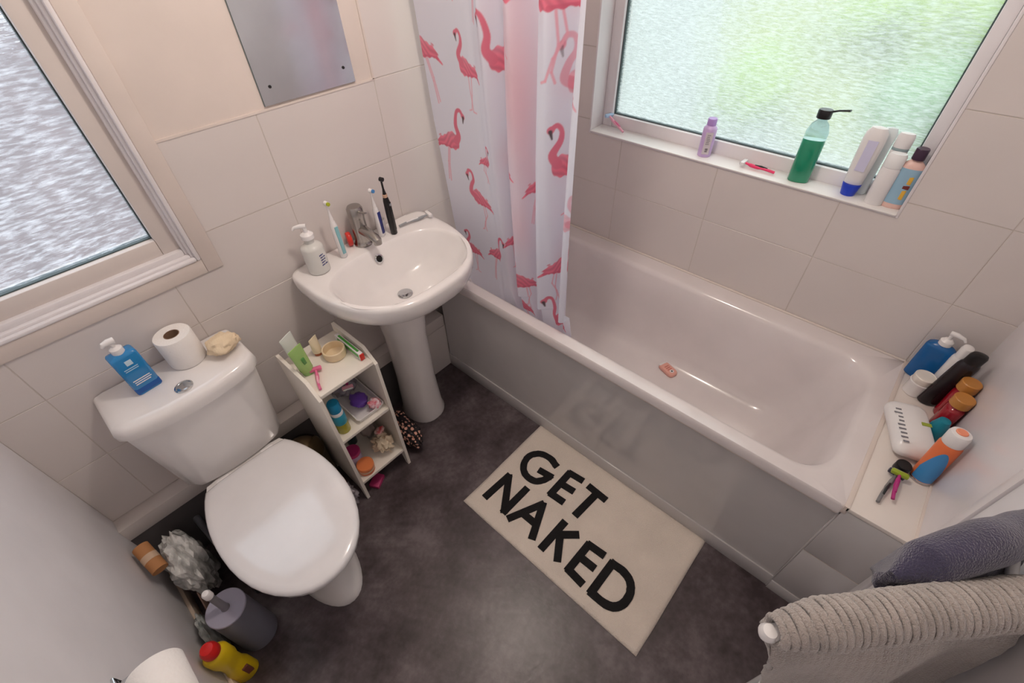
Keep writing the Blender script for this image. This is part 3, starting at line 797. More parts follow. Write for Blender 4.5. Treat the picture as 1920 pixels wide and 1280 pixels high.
nt.links.new(df.outputs[0], m1.inputs[1]); nt.links.new(tl.outputs[0], m1.inputs[2])
nt.links.new(m1.outputs[0], m2.inputs[1]); nt.links.new(gl.outputs[0], m2.inputs[2]); nt.links.new(m2.outputs[0], o_.inputs['Surface'])
me.materials.append(cm)
cur = thing('shower_curtain', 'white shower curtain printed with pink flamingos, bunched by the basin', 'curtain', (0, 0, 0))
link(bpy.data.objects.new('curtain_cloth', me), cur)
rail = thing('curtain_rail', 'chrome rail carrying the flamingo curtain above the bath edge', 'rail', (0, 0, 0))
tubeo('rail_tube', M_chrome, rail, [(1.475, -0.001, 2.10), (1.475, YD + 0.001, 2.10)], 0.0125, 14)
for k in range(8):
    yk = CY0 - (CY0 - CY1) * (k + 0.5) / 8
    tubeo('ring', M_white, cur, [(1.475 + 0.022 * math.cos(a), yk, 2.095 + 0.030 * math.sin(a)) for a in np.linspace(-1.4, 4.6, 16)], 0.0022, 6)

# ------------------------------------------------------------------ towel rack and towels (front right)
Z_R = 0.955
def towel(name, mlist, a, b, zr, rad, front, back, label, fold=0.01, seed=0, cat='towel', thick=0.012, bow=0.0, ripple=0.0, nfold=5, flare=0.0, tip=0.55):
    """cloth thrown askew over a rail from a to b: front(u) and back(u) give how far each side hangs"""
    A, B = Vector(a), Vector(b)
    d = (B - A).normalized(); nrm = Vector((-d.y, d.x, 0))
    if nrm.dot(Vector((-1, 0, 0))) < 0: nrm = -nrm
    L = (B - A).length
    prof = [('f', 1 - i / 28) for i in range(28)] + [('t', PI * i / 14) for i in range(15)] + [('b', i / 8) for i in range(1, 9)]
    bm = bmesh.new(); NU = 130
    rows = []
    for k, (kind, v) in enumerate(prof):
        r = []
        for i in range(NU + 1):
            u = i / NU
            base = A + d * (L * u)
            sag = bow * math.sin(PI * min(1, u * 1.05))
            rr = rad * (tip + (1 - tip) * min(1, u * 6)) * (1 + 0.10 * noise.noise(Vector((u * 5, seed, 0))))
            if kind == 't':
                off = nrm * (rr * math.cos(v)); z = zr + rr * math.sin(v) * 1.15 + sag
            else:
                s = 1 if kind == 'f' else -1
                drop = (front(u) if s > 0 else back(u)) * v
                w = drop / 0.4
                pinch = math.exp(-((drop - 0.035) / 0.025) ** 2) * 0.016 if s > 0 else 0
                fo = fold * min(1, w * 3) * (math.sin(u * nfold * 2 * PI + seed + 1.2 * w) + 0.6 * noise.noise(Vector((u * 4, w * 3, seed))))
                off = nrm * (s * rr - pinch + (fo + flare * w if s > 0 else fo * 0.5)); z = zr - drop + sag * (1 - min(1, w))
            p = base + off; p.z = z
            p.y = max(p.y, YD + 0.010 + 0.004 * u)
            if ripple:
                ph = u * L * 2 * PI / 0.0105 + 2.5 * noise.noise(Vector((u * 6, k * .12, seed)))
                p += nrm * (ripple * math.sin(ph) * (0.5 if kind != 't' else math.cos(v)))
                p.z += ripple * math.sin(ph) * (math.sin(v) if kind == 't' else 0)
            r.append(bm.verts.new(p))
        rows.append(r)
    for x, y in zip(rows[:-1], rows[1:]):
        for i in range(NU): bm.faces.new((x[i], x[i + 1], y[i + 1], y[i]))
    o = fin(name, bm, mlist, None, angle=180)
    so = o.modifiers.new('thickness', 'SOLIDIFY'); so.thickness = thick; so.offset = 0
    tag(o, label, cat)
    return o
M_greyt = mat('grey_terry', (168, 158, 152), 1.0, bump=1.0, bscale=420, vary=0.10, vscale=22, sheen=0.6)
M_navyt = mat('navy_terry', (58, 54, 80), 1.0, bump=1.0, bscale=380, vary=0.14, vscale=18, sheen=0.5)
RA, RB = (0.743, -1.575, 1.06), (1.020, -1.832, 1.06)
SA, SBx = (0.924, -1.677, 1.06), (1.145, -1.826, 1.06)
rack = thing('towel_rack', 'white tubular towel rack under the grey and navy towels', 'rack', (0, 0, 0))
def along(a, b, t): return (a[0] + (b[0] - a[0]) * t, a[1] + (b[1] - a[1]) * t, a[2] + (b[2] - a[2]) * t)
tubeo('rail', M_white, rack, [RA, RB], 0.011, 14)
latheo('end_cap', M_white, rack, [(0, -0.012), (0.009, -0.010), (0.0125, 0), (0.009, 0.010), (0, 0.012)], 0, 0, 18).location = RA
tubeo('rail', M_white, rack, [along(SA, SBx, 0.12), SBx], 0.011, 14)
for a, b in ((RA, RB), (SA, SBx)):
    for t in (0.62, 0.96):
        q = along(a, b, t)
        tubeo('leg', M_white, rack, [(q[0], q[1], q[2] - 0.005), (q[0], q[1], 0.0)], 0.010, 12)
for t in (0.62, 0.96):
    for zz in (0.20, 1.03):
        p0, p1 = along(RA, RB, t), along(SA, SBx, t)
        tubeo('crossbar', M_white, rack, [(p0[0], p0[1], zz), (p1[0], p1[1], zz)], 0.008, 10)
g0 = along(RA, RB, 0.02); n0 = along(SA, SBx, 0.03)
towel('grey_towel', M_greyt, g0, RB, 1.063, 0.028, lambda u: min(0.62, 0.03 + 1.5 * u), lambda u: min(0.12, 0.03 + 0.5 * u), 'ribbed grey terry towel hanging nearest the camera at lower right', fold=0.014, seed=3, ripple=0.0017, nfold=1.6, bow=0.01, flare=0.03, thick=0.010)
towel('navy_towel', M_navyt, n0, SBx, 1.063, 0.026, lambda u: min(0.14, 0.05 + 0.3 * u), lambda u: min(0.25, 0.03 + 0.4 * u), 'navy blue towel hanging behind the grey one', fold=0.008, seed=8, nfold=1.3, bow=0.03, thick=0.012, tip=0.12)

# ------------------------------------------------------------------ small objects: builders
def col_m(name, c, rough=0.35, **k): return mat(name, c, rough, **k)
def bottle(name, label, cat, loc, h, r, m, cap_m, cap='pump', k=1.0, e=2.0, rotz=0.0, shoulder=0.82, neck=0.35, cap_h=0.03, rot=None, group=None, cap_r=None, label_m=None, lab=(0.2, 0.65), n=28):
    """bottle body with neck, closure and wrapped label band; h = height of the body"""
    t = thing(name, label, cat, loc, rotz, group, rot)
    s = shoulder
    latheo('body', m, t, [(r * 0.90, 0), (r * 0.99, h * 0.02), (r, h * 0.06), (r, h * s), (r * 0.93, h * (s + 0.05)), (r * 0.70, h * (s + 0.10)), (r * neck * 1.1, h * (s + 0.14)), (r * neck, h * (s + 0.145)), (r * neck, h)], n=n, e=e, k=k)
    cr = cap_r or r * neck * 1.35
    if cap == 'pump':
        cl_ = latheo('collar', cap_m, t, [(cr, h * 0.97), (cr, h * 0.97 + 0.014), (cr * 0.55, h + 0.018), (cr * 0.3, h + 0.018), (cr * 0.3, h + 0.034)], n=20)
        tubeo('nozzle', cap_m, cl_, [(-0.006, 0, h + 0.038), (0.010, 0, h + 0.040), (0.030, 0, h + 0.038), (0.036, 0, h + 0.030)], [0.0075, 0.0075, 0.005, 0.0035], 12)
    elif cap == 'screw':
        latheo('cap', cap_m, t, [(cr, h * 0.96), (cr, h * 0.96 + cap_h), (cr * 0.92, h * 0.96 + cap_h + 0.002), (0.0005, h * 0.96 + cap_h + 0.002)], n=24)
    elif cap == 'dome':
        latheo('cap', cap_m, t, [(cr, h * (s + 0.02)), (cr, h + cap_h * 0.5), (cr * 0.85, h + cap_h * 0.85), (cr * 0.45, h + cap_h), (0.0005, h + cap_h * 1.02)], n=24, e=e, k=k)
    if label_m is not None:
        latheo('label', label_m, t, [(r * 0.98, h * lab[0]), (r + 0.0007, h * lab[0] + 0.0005), (r + 0.0007, h * lab[1] - 0.0005), (r * 0.98, h * lab[1])], n=n, e=e, k=k)
    return t
def soft_tube(name, label, loc, h, w, m, cap_m, rotz=0.0, rot=None, capdown=True, cap_h=0.02, group=None, cat='tube'):
    """squeeze tube standing on its cap, flattened to a crimp at the top"""
    t = thing(name, label, cat, loc, rotz, group, rot)
    bm = bmesh.new()
    rings = []
    for i in range(12):
        f = i / 11
        a = w * 0.42 * (1 - f) + w * 0.5 * f
        b = w * 0.40 * (1 - f ** 1.3) + 0.0012
        rings.append(circ(0, 0, cap_h + h * f, a, 24, b))
    loft(bm, [circ(0, 0, cap_h, w * 0.36, 24)] + rings)
    fin('body', bm, m, t, angle=60)
    latheo('cap', cap_m, t, [(w * 0.33, 0), (w * 0.36, 0.001), (w * 0.36, cap_h - .001), (w * 0.3, cap_h)], n=24)
    return t
def text_marks(parent, m, y, x0, x1, z0, z1, rows, seed=1, name='print'):
    """short printed lines of unreadable small print on a face looking along -y"""
    rnd = random.Random(seed); bm = bmesh.new()
    for i in range(rows):
        zz = z1 - (z1 - z0) * (i + 0.5) / rows; hh = (z1 - z0) / rows * 0.22
        a = x0 + (x1 - x0) * rnd.uniform(0, 0.12); b = x1 - (x1 - x0) * rnd.uniform(0, 0.35)
        box(bm, a, b, y - 0.0004, y, zz - hh, zz + hh)
    return fin(name, bm, m, parent, smooth=False)
def razor(name, label, loc, rotz, m1, m2, length=0.12, headm=None, tilt=0.0, rot=None):
    t = thing(name, label, 'razor', loc, rotz, None, rot)
    tubeo('handle', m1, t, smoothpath([(0, 0, 0.007), (length * 0.35, 0.002, 0.010), (length * 0.7, 0, 0.009), (length, 0, 0.014)], 4), [0.0045] * 6 + [0.006] * 4 + [0.004] * 3, 10)
    tubeo('grip', m2, t, [(length * 0.25, 0, 0.0125), (length * 0.45, 0.001, 0.0145), (length * 0.65, 0, 0.013)], [0.003, 0.0038, 0.003], 8)
    h = bxo('head', headm or M_white, t, length - 0.004, length + 0.010, -0.020, 0.020, 0.008, 0.020, bev=0.003)
    bxo('blade', M_chrome, t, length + 0.0101, length + 0.0112, -0.017, 0.017, 0.010, 0.018)
    return t

ZD = 0.872
# --- on the basin deck
sp = bottle('soap_dispenser', 'clear round pump bottle of white hand soap at the left of the basin', 'soap', (0.912, -0.076, ZD), 0.128, 0.036, col_m('milky_soap', (212, 212, 208), 0.25, sss=0.3), M_white, shoulder=0.70, neck=0.42, rotz=2.6)
text_marks(sp, col_m('navy_print', (56, 62, 120)), -0.0355, -0.012, 0.012, 0.030, 0.075, 5).rotation_euler = (0, 0, -2.3)
def etoothbrush(name, label, loc, m, grip, headm, lean, h=0.145):
    t = thing(name, label, 'toothbrush', loc, 0, None, lean)
    latheo('handle', m, t, [(0.0105, 0), (0.0125, 0.003), (0.0130, h * 0.5), (0.0115, h * 0.9), (0.0085, h)], n=20)
    latheo('neck', headm, t, [(0.0075, h), (0.0065, h + 0.012), (0.0036, h + 0.03), (0.0034, h + 0.062)], n=16)
    bxo('grip', grip, t, -0.0065, 0.0065, -0.0136, -0.0085, h * 0.12, h * 0.88, bev=0.002)
    t['_'] = 0; hd_ = tubeo('brush_head', headm, t, [(0, 0.004, h + 0.066), (0, -0.009, h + 0.066)], [0.0075, 0.007], 14)
    del t['_']
    return t, hd_
tb, tbh1 = etoothbrush('electric_toothbrush', 'pale blue and white electric toothbrush beside the soap, green bristles', (1.012, -0.070, ZD), M_white, col_m('aqua_grip', (132, 186, 194)), M_white, (0.02, -0.03, 0.1), 0.140)
tubeo('bristles', col_m('lime_bristle', (160, 170, 40), 0.8), tbh1, [(0, -0.009, 0.206), (0, -0.015, 0.206)], [0.0062, 0.006], 12)
tb2, tbh2 = etoothbrush('electric_toothbrush', 'white and navy electric toothbrush standing right of the tap', (1.183, -0.062, ZD), M_white, col_m('navy_grip', (44, 52, 116)), M_white, (0.02, -0.04, 0.25), 0.115)
tubeo('bristles', col_m('blue_bristle', (70, 130, 190), 0.8), tbh2, [(0, -0.009, 0.181), (0, -0.015, 0.181)], [0.0062, 0.006], 12)
tb3, tbh3 = etoothbrush('electric_toothbrush', 'tall black electric toothbrush on the basin deck', (1.222, -0.084, ZD), M_black, M_black, M_black, (0.02, -0.05, 0.3), 0.150)
latheo('gold_ring', col_m('rose_gold', (214, 176, 150), 0.3, metal=0.6), tb3, [(0.0088, 0.150), (0.0090, 0.151), (0.0085, 0.160), (0.0070, 0.161)], n=18)
latheo('button', M_chrome, tb3, [(0.005, 0), (0.005, 0.002), (0, 0.002)], n=14).matrix_local = Matrix.Translation((0, -0.0130, 0.122)) @ Matrix.Rotation(PI / 2, 4, 'X')
tc_ = thing('floss_dispenser', 'small red and white oval dispenser leaning behind the tap', 'dispenser', (1.068, -0.030, ZD + 0.001))
bm = bmesh.new(); lathe(bm, [(0.003, -0.008), (0.020, -0.008), (0.022, -0.004), (0.022, 0.004), (0.020, 0.008), (0.003, 0.008)], n=28)
o = fin('shell', bm, col_m('red_gloss', (206, 52, 44), 0.3), tc_); o.matrix_local = Matrix.Translation((0, 0, 0.0265)) @ Matrix.Rotation(1.25, 4, 'Z') @ Matrix.Rotation(PI / 2, 4, 'X') @ Matrix.Scale(1.2, 4, (0, 1, 0))
bm = bmesh.new(); lathe(bm, [(0.002, 0.0082), (0.013, 0.0082), (0.012, 0.0095), (0.002, 0.0095)], n=24)
o = fin('face', bm, col_m('cream_face', (236, 190, 160), 0.4), tc_); o.matrix_local = Matrix.Translation((0, 0, 0.0265)) @ Matrix.Rotation(1.25, 4, 'Z') @ Matrix.Rotation(PI / 2, 4, 'X')
pc = thing('plastic_cup', 'small white tapered cup behind the black toothbrush', 'cup', (1.207, -0.030, ZD))
latheo('cup_body', M_white, pc, [(0.013, 0), (0.0145, 0.001), (0.018, 0.045), (0.0165, 0.045), (0.0132, 0.004), (0.0005, 0.004)], n=24)
rz_ = razor('razor', 'grey and white razor lying at the right end of the basin deck', (1.258, -0.070, ZD + 0.001), -0.20, col_m('razor_grey', (150, 154, 158), 0.3), M_white, 0.125, M_white)

# --- on the cistern
ZC = 0.7925
bb = thing('cleanser_bottle', 'square blue cleanser bottle with white pump on the toilet cistern', 'bottle', (0.325, -0.080, ZC), 0.10)
M_blue = col_m('blue_gel', (36, 128, 190), 0.2, coat=0.3)
bm = bmesh.new()
loft(bm, [rrect(0, 0, 0.0300, 0.021, 0.006, z, 4) for z in (0, 0.002)] + [rrect(0, 0, 0.0325, 0.0225, 0.007, 0.004, 4), rrect(0, 0, 0.0325, 0.0225, 0.007, 0.128, 4), rrect(0, 0, 0.030, 0.020, 0.008, 0.134, 4), rrect(0, 0, 0.014, 0.012, 0.008, 0.138, 4)])
fin('body', bm, M_blue, bb, angle=50)
bxo('base_tint', col_m('blue_deep', (18, 84, 160), 0.2), bb, -0.0328, 0.0328, -0.0228, 0.0228, 0.002, 0.026, bev=0.004)
latheo('collar', M_white, bb, [(0.015, 0.136), (0.015, 0.152), (0.008, 0.157), (0.005, 0.158), (0.005, 0.172)], n=22)
tubeo('nozzle', M_white, bb, [(0.009, 0, 0.175), (-0.004, 0.0, 0.177), (-0.016, 0, 0.176), (-0.021, 0, 0.169)], [0.009, 0.009, 0.007, 0.004], 12)
bxo('label_square', col_m('label_pale', (196, 222, 236), 0.5), bb, -0.008, 0.008, -0.0232, -0.0226, 0.102, 0.118)
text_marks(bb, col_m('label_print', (172, 208, 230)), -0.0228, -0.022, 0.022, 0.084, 0.096, 2, 3)
text_marks(bb, M_white, -0.0228, -0.024, 0.024, 0.034, 0.054, 3, 7)
tr_ = thing('toilet_roll', 'white toilet roll standing on end on the cistern', 'toilet roll', (0.447, -0.057, ZC))
latheo('paper', M_paper, tr_, [(0.021, 0.001), (0.048, 0.001), (0.050, 0.004), (0.050, 0.098), (0.048, 0.101), (0.0215, 0.101), (0.0205, 0.100), (0.0205, 0.002)], n=36)
bm = bmesh.new(); lathe(bm, [(0.0200, 0.002), (0.0204, 0.002), (0.0204, 0.101), (0.0188, 0.101), (0.0188, 0.002)], n=30, cap=False)
fin('core', bm, col_m('kraft_core', (132, 104, 84), 0.9), tr_)
cl = crumple('muslin_cloth', col_m('cream_muslin', (226, 206, 176), 0.95, bump=0.5, bscale=200), None, (0.538, -0.112, ZC + 0.030), (0.050, 0.040, 0.030), 0.22, 1.15, 6, 4, flatten=ZC + 0.001)
tag(cl, 'crumpled cream cloth on the right end of the cistern', 'cloth')

# --- shelf unit
sh = thing('shelf_unit', 'narrow white three-tier shelf unit between toilet and basin', 'shelf', (0, 0, 0))
def side(x0, x1):
    bm = bmesh.new()
    prof = [(-0.115, 0.0), (-0.115, 0.682), (-0.305, 0.682), (-0.362, 0.635), (-0.362, 0.0), (-0.345, 0.0), (-0.330, 0.045), (-0.150, 0.045), (-0.135, 0.0)]
    a = [bm.verts.new((x0, y, z)) for y, z in prof]; b = [bm.verts.new((x1, y, z)) for y, z in prof]
    bm.faces.new(a); bm.faces.new(b[::-1])
    for i in range(len(prof)):
        j = (i + 1) % len(prof); bm.faces.new((a[i], b[i], b[j], a[j]))
    return fin('side_panel', bm, M_shelfw, sh, smooth=False)
side(0.650, 0.662); side(0.864, 0.876)
ZS = (0.650, 0.397, 0.112)
for z in ZS:
    bxo('shelf_board', M_shelfw, sh, 0.6621, 0.8639, -0.358, -0.117, z - 0.014, z, bev=0.001)
Z1, Z2, Z3 = ZS
soft_tube('cream_tube', 'white squeeze tube with a blue mark, back left of the shelf unit', (0.703, -0.150, Z1), 0.105, 0.052, col_m('tube_white', (222, 226, 222), 0.4), M_white, rotz=0.3, rot=(0.10, -0.12, 0.3))
o_t = soft_tube('gel_tube', 'translucent green squeeze tube leaning at the shelf front left', (0.694, -0.232, Z1), 0.105, 0.052, col_m('green_gel', (160, 196, 120), 0.25, sss=0.2), col_m('green_cap', (138, 184, 108), 0.3), rotz=0.2, rot=(0.06, -0.10, 0.2), cap_h=0.022)
bxo('leaf_print', col_m('leaf_print', (84, 148, 74)), o_t, -0.006, 0.006, -0.0175, -0.0125, 0.055, 0.085, bev=0.002)
soft_tube('hand_cream_tube', 'small cream squeeze tube on its brown cap at the shelf back', (0.763, -0.182, Z1), 0.062, 0.038, col_m('tube_cream', (228, 214, 184), 0.45), col_m('brown_cap', (172, 98, 60), 0.35), rotz=0.4, cap_h=0.013)
bw = thing('bamboo_bowl', 'small round cream bowl on the top of the shelf unit', 'bowl', (0.797, -0.235, Z1))
latheo('bowl_body', col_m('bowl_cream', (226, 206, 172), 0.5), bw, [(0.028, 0), (0.036, 0.003), (0.0385, 0.012), (0.0385, 0.034), (0.0365, 0.036), (0.0335, 0.035), (0.0325, 0.008), (0.028, 0.005), (0.0005, 0.005)], n=36)
tbx = thing('toothpaste_carton', 'green, white and red toothpaste tube against the right shelf side', 'tube', (0.846, -0.250, Z1 + 0.001), 0.0)
bxo('carton_body', M_white, tbx, -0.008, 0.008, -0.075, 0.075, 0.0, 0.030, bev=0.003)
bxo('green_stripe', col_m('stripe_green', (80, 168, 70)), tbx, -0.0085, -0.0078, -0.070, 0.060, 0.010, 0.026)
bxo('stripe_top', col_m('stripe_green', (80, 168, 70)), tbx, -0.004, 0.004, -0.060, 0.060, 0.0298, 0.0306)
bxo('red_end', col_m('red_gloss', (206, 52, 44), 0.3), tbx, -0.0083, 0.0083, -0.0795, -0.0745, 0.002, 0.028, bev=0.002)
razor('razor', 'pink razor lying along the front of the top shelf', (0.677, -0.338, Z1 + 0.001), 1.18, col_m('pink_plastic', (220, 110, 150), 0.3), col_m('pink_pale', (236, 170, 190), 0.4), 0.088, col_m('pink_plastic', (220, 110, 150), 0.3))
mb = thing('micellar_bottle', 'yellow-green liquid bottle with a teal cap on the middle shelf', 'bottle', (0.697, -0.315, Z2))
latheo('liquid', col_m('olive_liquid', (158, 152, 52), 0.15, coat=0.4), mb, [(0.020, 0), (0.0235, 0.003), (0.0235, 0.050)], n=28)
latheo('teal_band', col_m('teal_label', (46, 150, 176), 0.3), mb, [(0.0232, 0.0501), (0.0236, 0.052), (0.0236, 0.090), (0.022, 0.096)], n=28)
latheo('white_ring', M_white, mb, [(0.0215, 0.0961), (0.022, 0.098), (0.022, 0.110), (0.0205, 0.112)], n=28)
latheo('cap', col_m('teal_cap', (20, 128, 172), 0.3), mb, [(0.0208, 0.1121), (0.0212, 0.114), (0.0208, 0.150), (0.018, 0.154), (0.0005, 0.155)], n=28)
ty = thing('plastic_tray', 'shallow white tray holding a purple pouch on the middle shelf', 'tray', (0.802, -0.245, Z2))
bm = bmesh.new()
loft(bm, [rrect(0, 0, 0.050, 0.090, 0.01, 0.0, 4), rrect(0, 0, 0.056, 0.098, 0.012, 0.022, 4), rrect(0, 0, 0.058, 0.100, 0.012, 0.022, 4), rrect(0, 0, 0.0585, 0.1005, 0.012, 0.024, 4), rrect(0, 0, 0.054, 0.096, 0.012, 0.024, 4), rrect(0, 0, 0.048, 0.088, 0.01, 0.003, 4)])
fin('tray_body', bm, M_white, ty, angle=40)
tag(crumple('purple_pouch', col_m('purple_film', (104, 66, 168), 0.3), None, (0.800, -0.268, Z2 + 0.034), (0.036, 0.040, 0.024), 0.35, 1.8, 2, 3), 'shiny purple pouch lying in the white tray', 'pouch')
tag(crumple('sachet', col_m('red_white_film', (206, 66, 92), 0.35, vscale=60, col2=(236, 220, 226)), None, (0.829, -0.326, Z2 + 0.036), (0.026, 0.026, 0.020), 0.4, 2.2, 9, 3), 'crumpled red and white sachet at the tray front', 'sachet')
tag(crumple('plastic_bag', col_m('grey_film', (150, 146, 158), 0.25), None, (0.800, -0.175, Z2 + 0.055), (0.052, 0.045, 0.048), 0.35, 2.0, 12, 4), 'crumpled grey clear bag at the back of the middle shelf', 'bag')
razor('razor', 'magenta razor resting on the grey bag on the middle shelf', (0.815, -0.190, Z2 + 0.106), -2.0, col_m('magenta_plastic', (176, 40, 120), 0.3), col_m('magenta_plastic', (176, 40, 120), 0.3), 0.070, col_m('pink_pale', (236, 170, 190), 0.4), rot=(0.0, 0.12, -2.0))
jr = thing('cosmetic_jar', 'lavender jar with a magenta lid on the bottom shelf', 'jar', (0.700, -0.262, Z3))
latheo('jar_body', col_m('lavender', (176, 166, 196), 0.4), jr, [(0.026, 0), (0.028, 0.002), (0.030, 0.066), (0.029, 0.068)], n=30)
latheo('lid', col_m('magenta_lid', (170, 36, 104), 0.35), jr, [(0.0295, 0.0685), (0.031, 0.070), (0.031, 0.084), (0.029, 0.086), (0.0005, 0.086)], n=30)
ob = thing('body_butter_tub', 'orange tub of body butter at the front of the bottom shelf', 'tub', (0.708, -0.322, Z3))
latheo('tub_body', col_m('orange_tub', (214, 112, 66), 0.35), ob, [(0.029, 0), (0.032, 0.003), (0.033, 0.016)], n=32)
latheo('pale_band', col_m('band_cream', (226, 190, 160), 0.5), ob, [(0.0332, 0.0161), (0.0334, 0.017), (0.0334, 0.026), (0.0332, 0.0268)], n=32)
latheo('lid', col_m('orange_lid', (232, 136, 84), 0.3), ob, [(0.0335, 0.0270), (0.0342, 0.028), (0.0342, 0.042), (0.032, 0.045), (0.0005, 0.045)], n=32)
tag(crumple('cream_cloth', col_m('cloth_cream', (222, 208, 184), 0.95, vscale=50, col2=(196, 176, 152)), None, (0.815, -0.300, Z3 + 0.050), (0.042, 0.048, 0.046), 0.45, 1.8, 21, 4, flatten=Z3 + .001), 'scrunched cream cloth stuffed in the bottom shelf', 'cloth')
tag(crumple('red_ribbon', col_m('ribbon_red', (204, 60, 70), 0.5, vscale=40, col2=(236, 226, 220)), None, (0.826, -0.285, Z3 + 0.110), (0.024, 0.018, 0.010), 0.35, 2.4, 4, 3), 'small red and white wrapper on top of the cream cloth', 'wrapper')
tag(crumple('grey_pouch', col_m('pouch_grey', (148, 138, 134), 0.6), None, (0.815, -0.190, Z3 + 0.060), (0.040, 0.045, 0.055), 0.3, 2, 31, 3, flatten=Z3 + .001), 'grey cloth pouch at the back of the bottom shelf', 'pouch')
bottle('dark_bottle', 'dark green bottle at the back left of the bottom shelf', 'bottle', (0.745, -0.165, Z3), 0.12, 0.020, col_m('dark_teal', (26, 50, 54), 0.3), M_black, cap='screw')
pk = thing('pink_packet', 'flat magenta packet on the floor under the shelf unit', 'packet', (0.722, -0.330, 0.001), 0.5)
bxo('packet_body', col_m('magenta_pack', (176, 52, 104), 0.4), pk, -0.030, 0.030, -0.022, 0.022, 0.0, 0.020, bev=0.003)

# --- floor by the shelf
tag(crumple('plastic_bag', col_m('clear_bag_grey', (142, 134, 140), 0.2, vscale=30, col2=(176, 170, 176)), None, (0.602, -0.318, 0.062), (0.034, 0.050, 0.060), 0.4, 2.4, 41, 4, flatten=0.001), 'crumpled greyish clear bag on the floor under the shelf unit side', 'bag')
bn = thing('pedal_bin', 'small dark bronze pedal bin with a domed lid behind the toilet', 'bin', (0.562, -0.160, 0))
M_brz = mat('bronze_metal', (112, 98, 76), 0.22, metal=1.0)
latheo('bin_body', M_brz, bn, [(0.074, 0.014), (0.078, 0.016), (0.078, 0.235)], n=40)
latheo('bin_base', M_black, bn, [(0.077, 0.0), (0.079, 0.001), (0.079, 0.012), (0.0775, 0.0135)], n=40)
latheo('lid', M_brz, bn, [(0.079, 0.236), (0.081, 0.240), (0.080, 0.250), (0.070, 0.268), (0.045, 0.283), (0.02, 0.288), (0.0005, 0.289)], n=40)
bxo('pedal', M_black, bn, -0.018, 0.018, -0.100, -0.078, 0.010, 0.016, bev=0.002)
# dotted headscarf bundle
def dotted():
    m = bpy.data.materials.new('dotted_fabric'); m.use_nodes = True
    nt = m.node_tree; b = nt.nodes['Principled BSDF']
    tc = nt.nodes.new('ShaderNodeTexCoord'); v = nt.nodes.new('ShaderNodeTexVoronoi'); v.inputs['Scale'].default_value = 52; v.inputs['Randomness'].default_value = 0.35
    nt.links.new(tc.outputs['Object'], v.inputs['Vector'])
    r = nt.nodes.new('ShaderNodeValToRGB'); r.color_ramp.elements[0].position = 0.36; r.color_ramp.elements[0].color = S((222, 170, 150)); r.color_ramp.elements[1].position = 0.42; r.color_ramp.elements[1].color = S((26, 18, 24))
    nt.links.new(v.outputs['Distance'], r.inputs['Fac']); nt.links.new(r.outputs['Color'], b.inputs['Base Color']); b.inputs['Roughness'].default_value = 0.7
    return m
hb = crumple('wash_bag', dotted(), None, (0.945, -0.262, 0.080), (0.045, 0.112, 0.078), 0.20, 1.6, 55, 5, flatten=0.001)
tag(hb, 'black drawstring bag with pink dots on the floor against the pedestal', 'bag')

# --- corner behind the toilet brush
M_film = mat('carrier_film', (232, 232, 230), 0.2, vscale=18, col2=(168, 170, 168), coat=0.3)
cbg = crumple('carrier_bag', M_film, None, (0.084, -0.195, 0.165), (0.060, 0.122, 0.150), 0.24, 1.5, 61, 4, flatten=0.001)
for p_ in cbg.data.polygons: p_.use_smooth = False
tag(cbg, 'crumpled translucent white carrier bag in the corner left of the toilet', 'bag')
lg = thing('kraft_roll', 'brown paper roll with a pale band leaning in the left corner', 'roll', (0.036, -0.205, 0.318), 0.12, rot=(0.35, 0.05, 0.12))
tubeo('roll_body', col_m('kraft_brown', (182, 128, 82), 0.7), lg, [(0, 0.050, 0), (0, -0.050, 0)], 0.023, 24)
tubeo('pale_band', col_m('band_pale', (206, 178, 152), 0.6), lg, [(0, 0.010, 0), (0, -0.012, 0)], 0.0236, 24)
sc_ = thing('bathroom_scales', 'dark grey bathroom scales propped between toilet and carrier bag', 'scales', (0.172, -0.240, 0.0), 0.0, rot=(0, 0.06, 0.08))
bxo('scale_body', col_m('scale_dark', (58, 60, 66), 0.3), sc_, -0.012, 0.012, -0.135, 0.135, 0.004, 0.250, bev=0.010, seg=3)
bxo('scale_rim', M_black, sc_, -0.0135, -0.0125, -0.120, 0.120, 0.02, 0.235, bev=0.0)
bxo('foot', M_black, sc_, -0.008, 0.008, -0.125, -0.105, 0.0, 0.0042)
bxo('foot', M_black, sc_, -0.008, 0.008, 0.105, 0.125, 0.0, 0.0042)
tag(bxo('cardboard_piece', col_m('cardboard_dark', (104, 82, 72), 0.9), None, 0.070, 0.074, -0.430, -0.345, 0.003, 0.215, bev=0.001), 'strip of brown card behind the toilet brush', 'card')
tag(crumple('plastic_wrap', col_m('clear_wrap', (150, 156, 156), 0.2, vscale=30, col2=(196, 200, 198)), None, (0.030, -0.425, 0.095), (0.020, 0.080, 0.090), 0.22, 2.0, 71, 4, flatten=0.001), 'trailing clear plastic wrap against the left wall by the brush', 'wrap')
tbh = thing('toilet_brush', 'grey cylindrical toilet brush holder with brush beside the toilet', 'toilet brush', (0.120, -0.480, 0))
M_gry = col_m('holder_grey', (112, 112, 124), 0.4)
latheo('holder', M_gry, tbh, [(0.057, 0), (0.060, 0.003), (0.056, 0.240), (0.054, 0.243)], n=40)
latheo('lid', col_m('lid_lilac_grey', (166, 164, 182), 0.3), tbh, [(0.0555, 0.2435), (0.057, 0.245), (0.057, 0.250), (0.055, 0.252), (0.013, 0.252)], n=40)
latheo('handle', col_m('handle_grey', (128, 126, 132), 0.4), tbh, [(0.013, 0.2525), (0.011, 0.262), (0.0095, 0.35)], n=22)
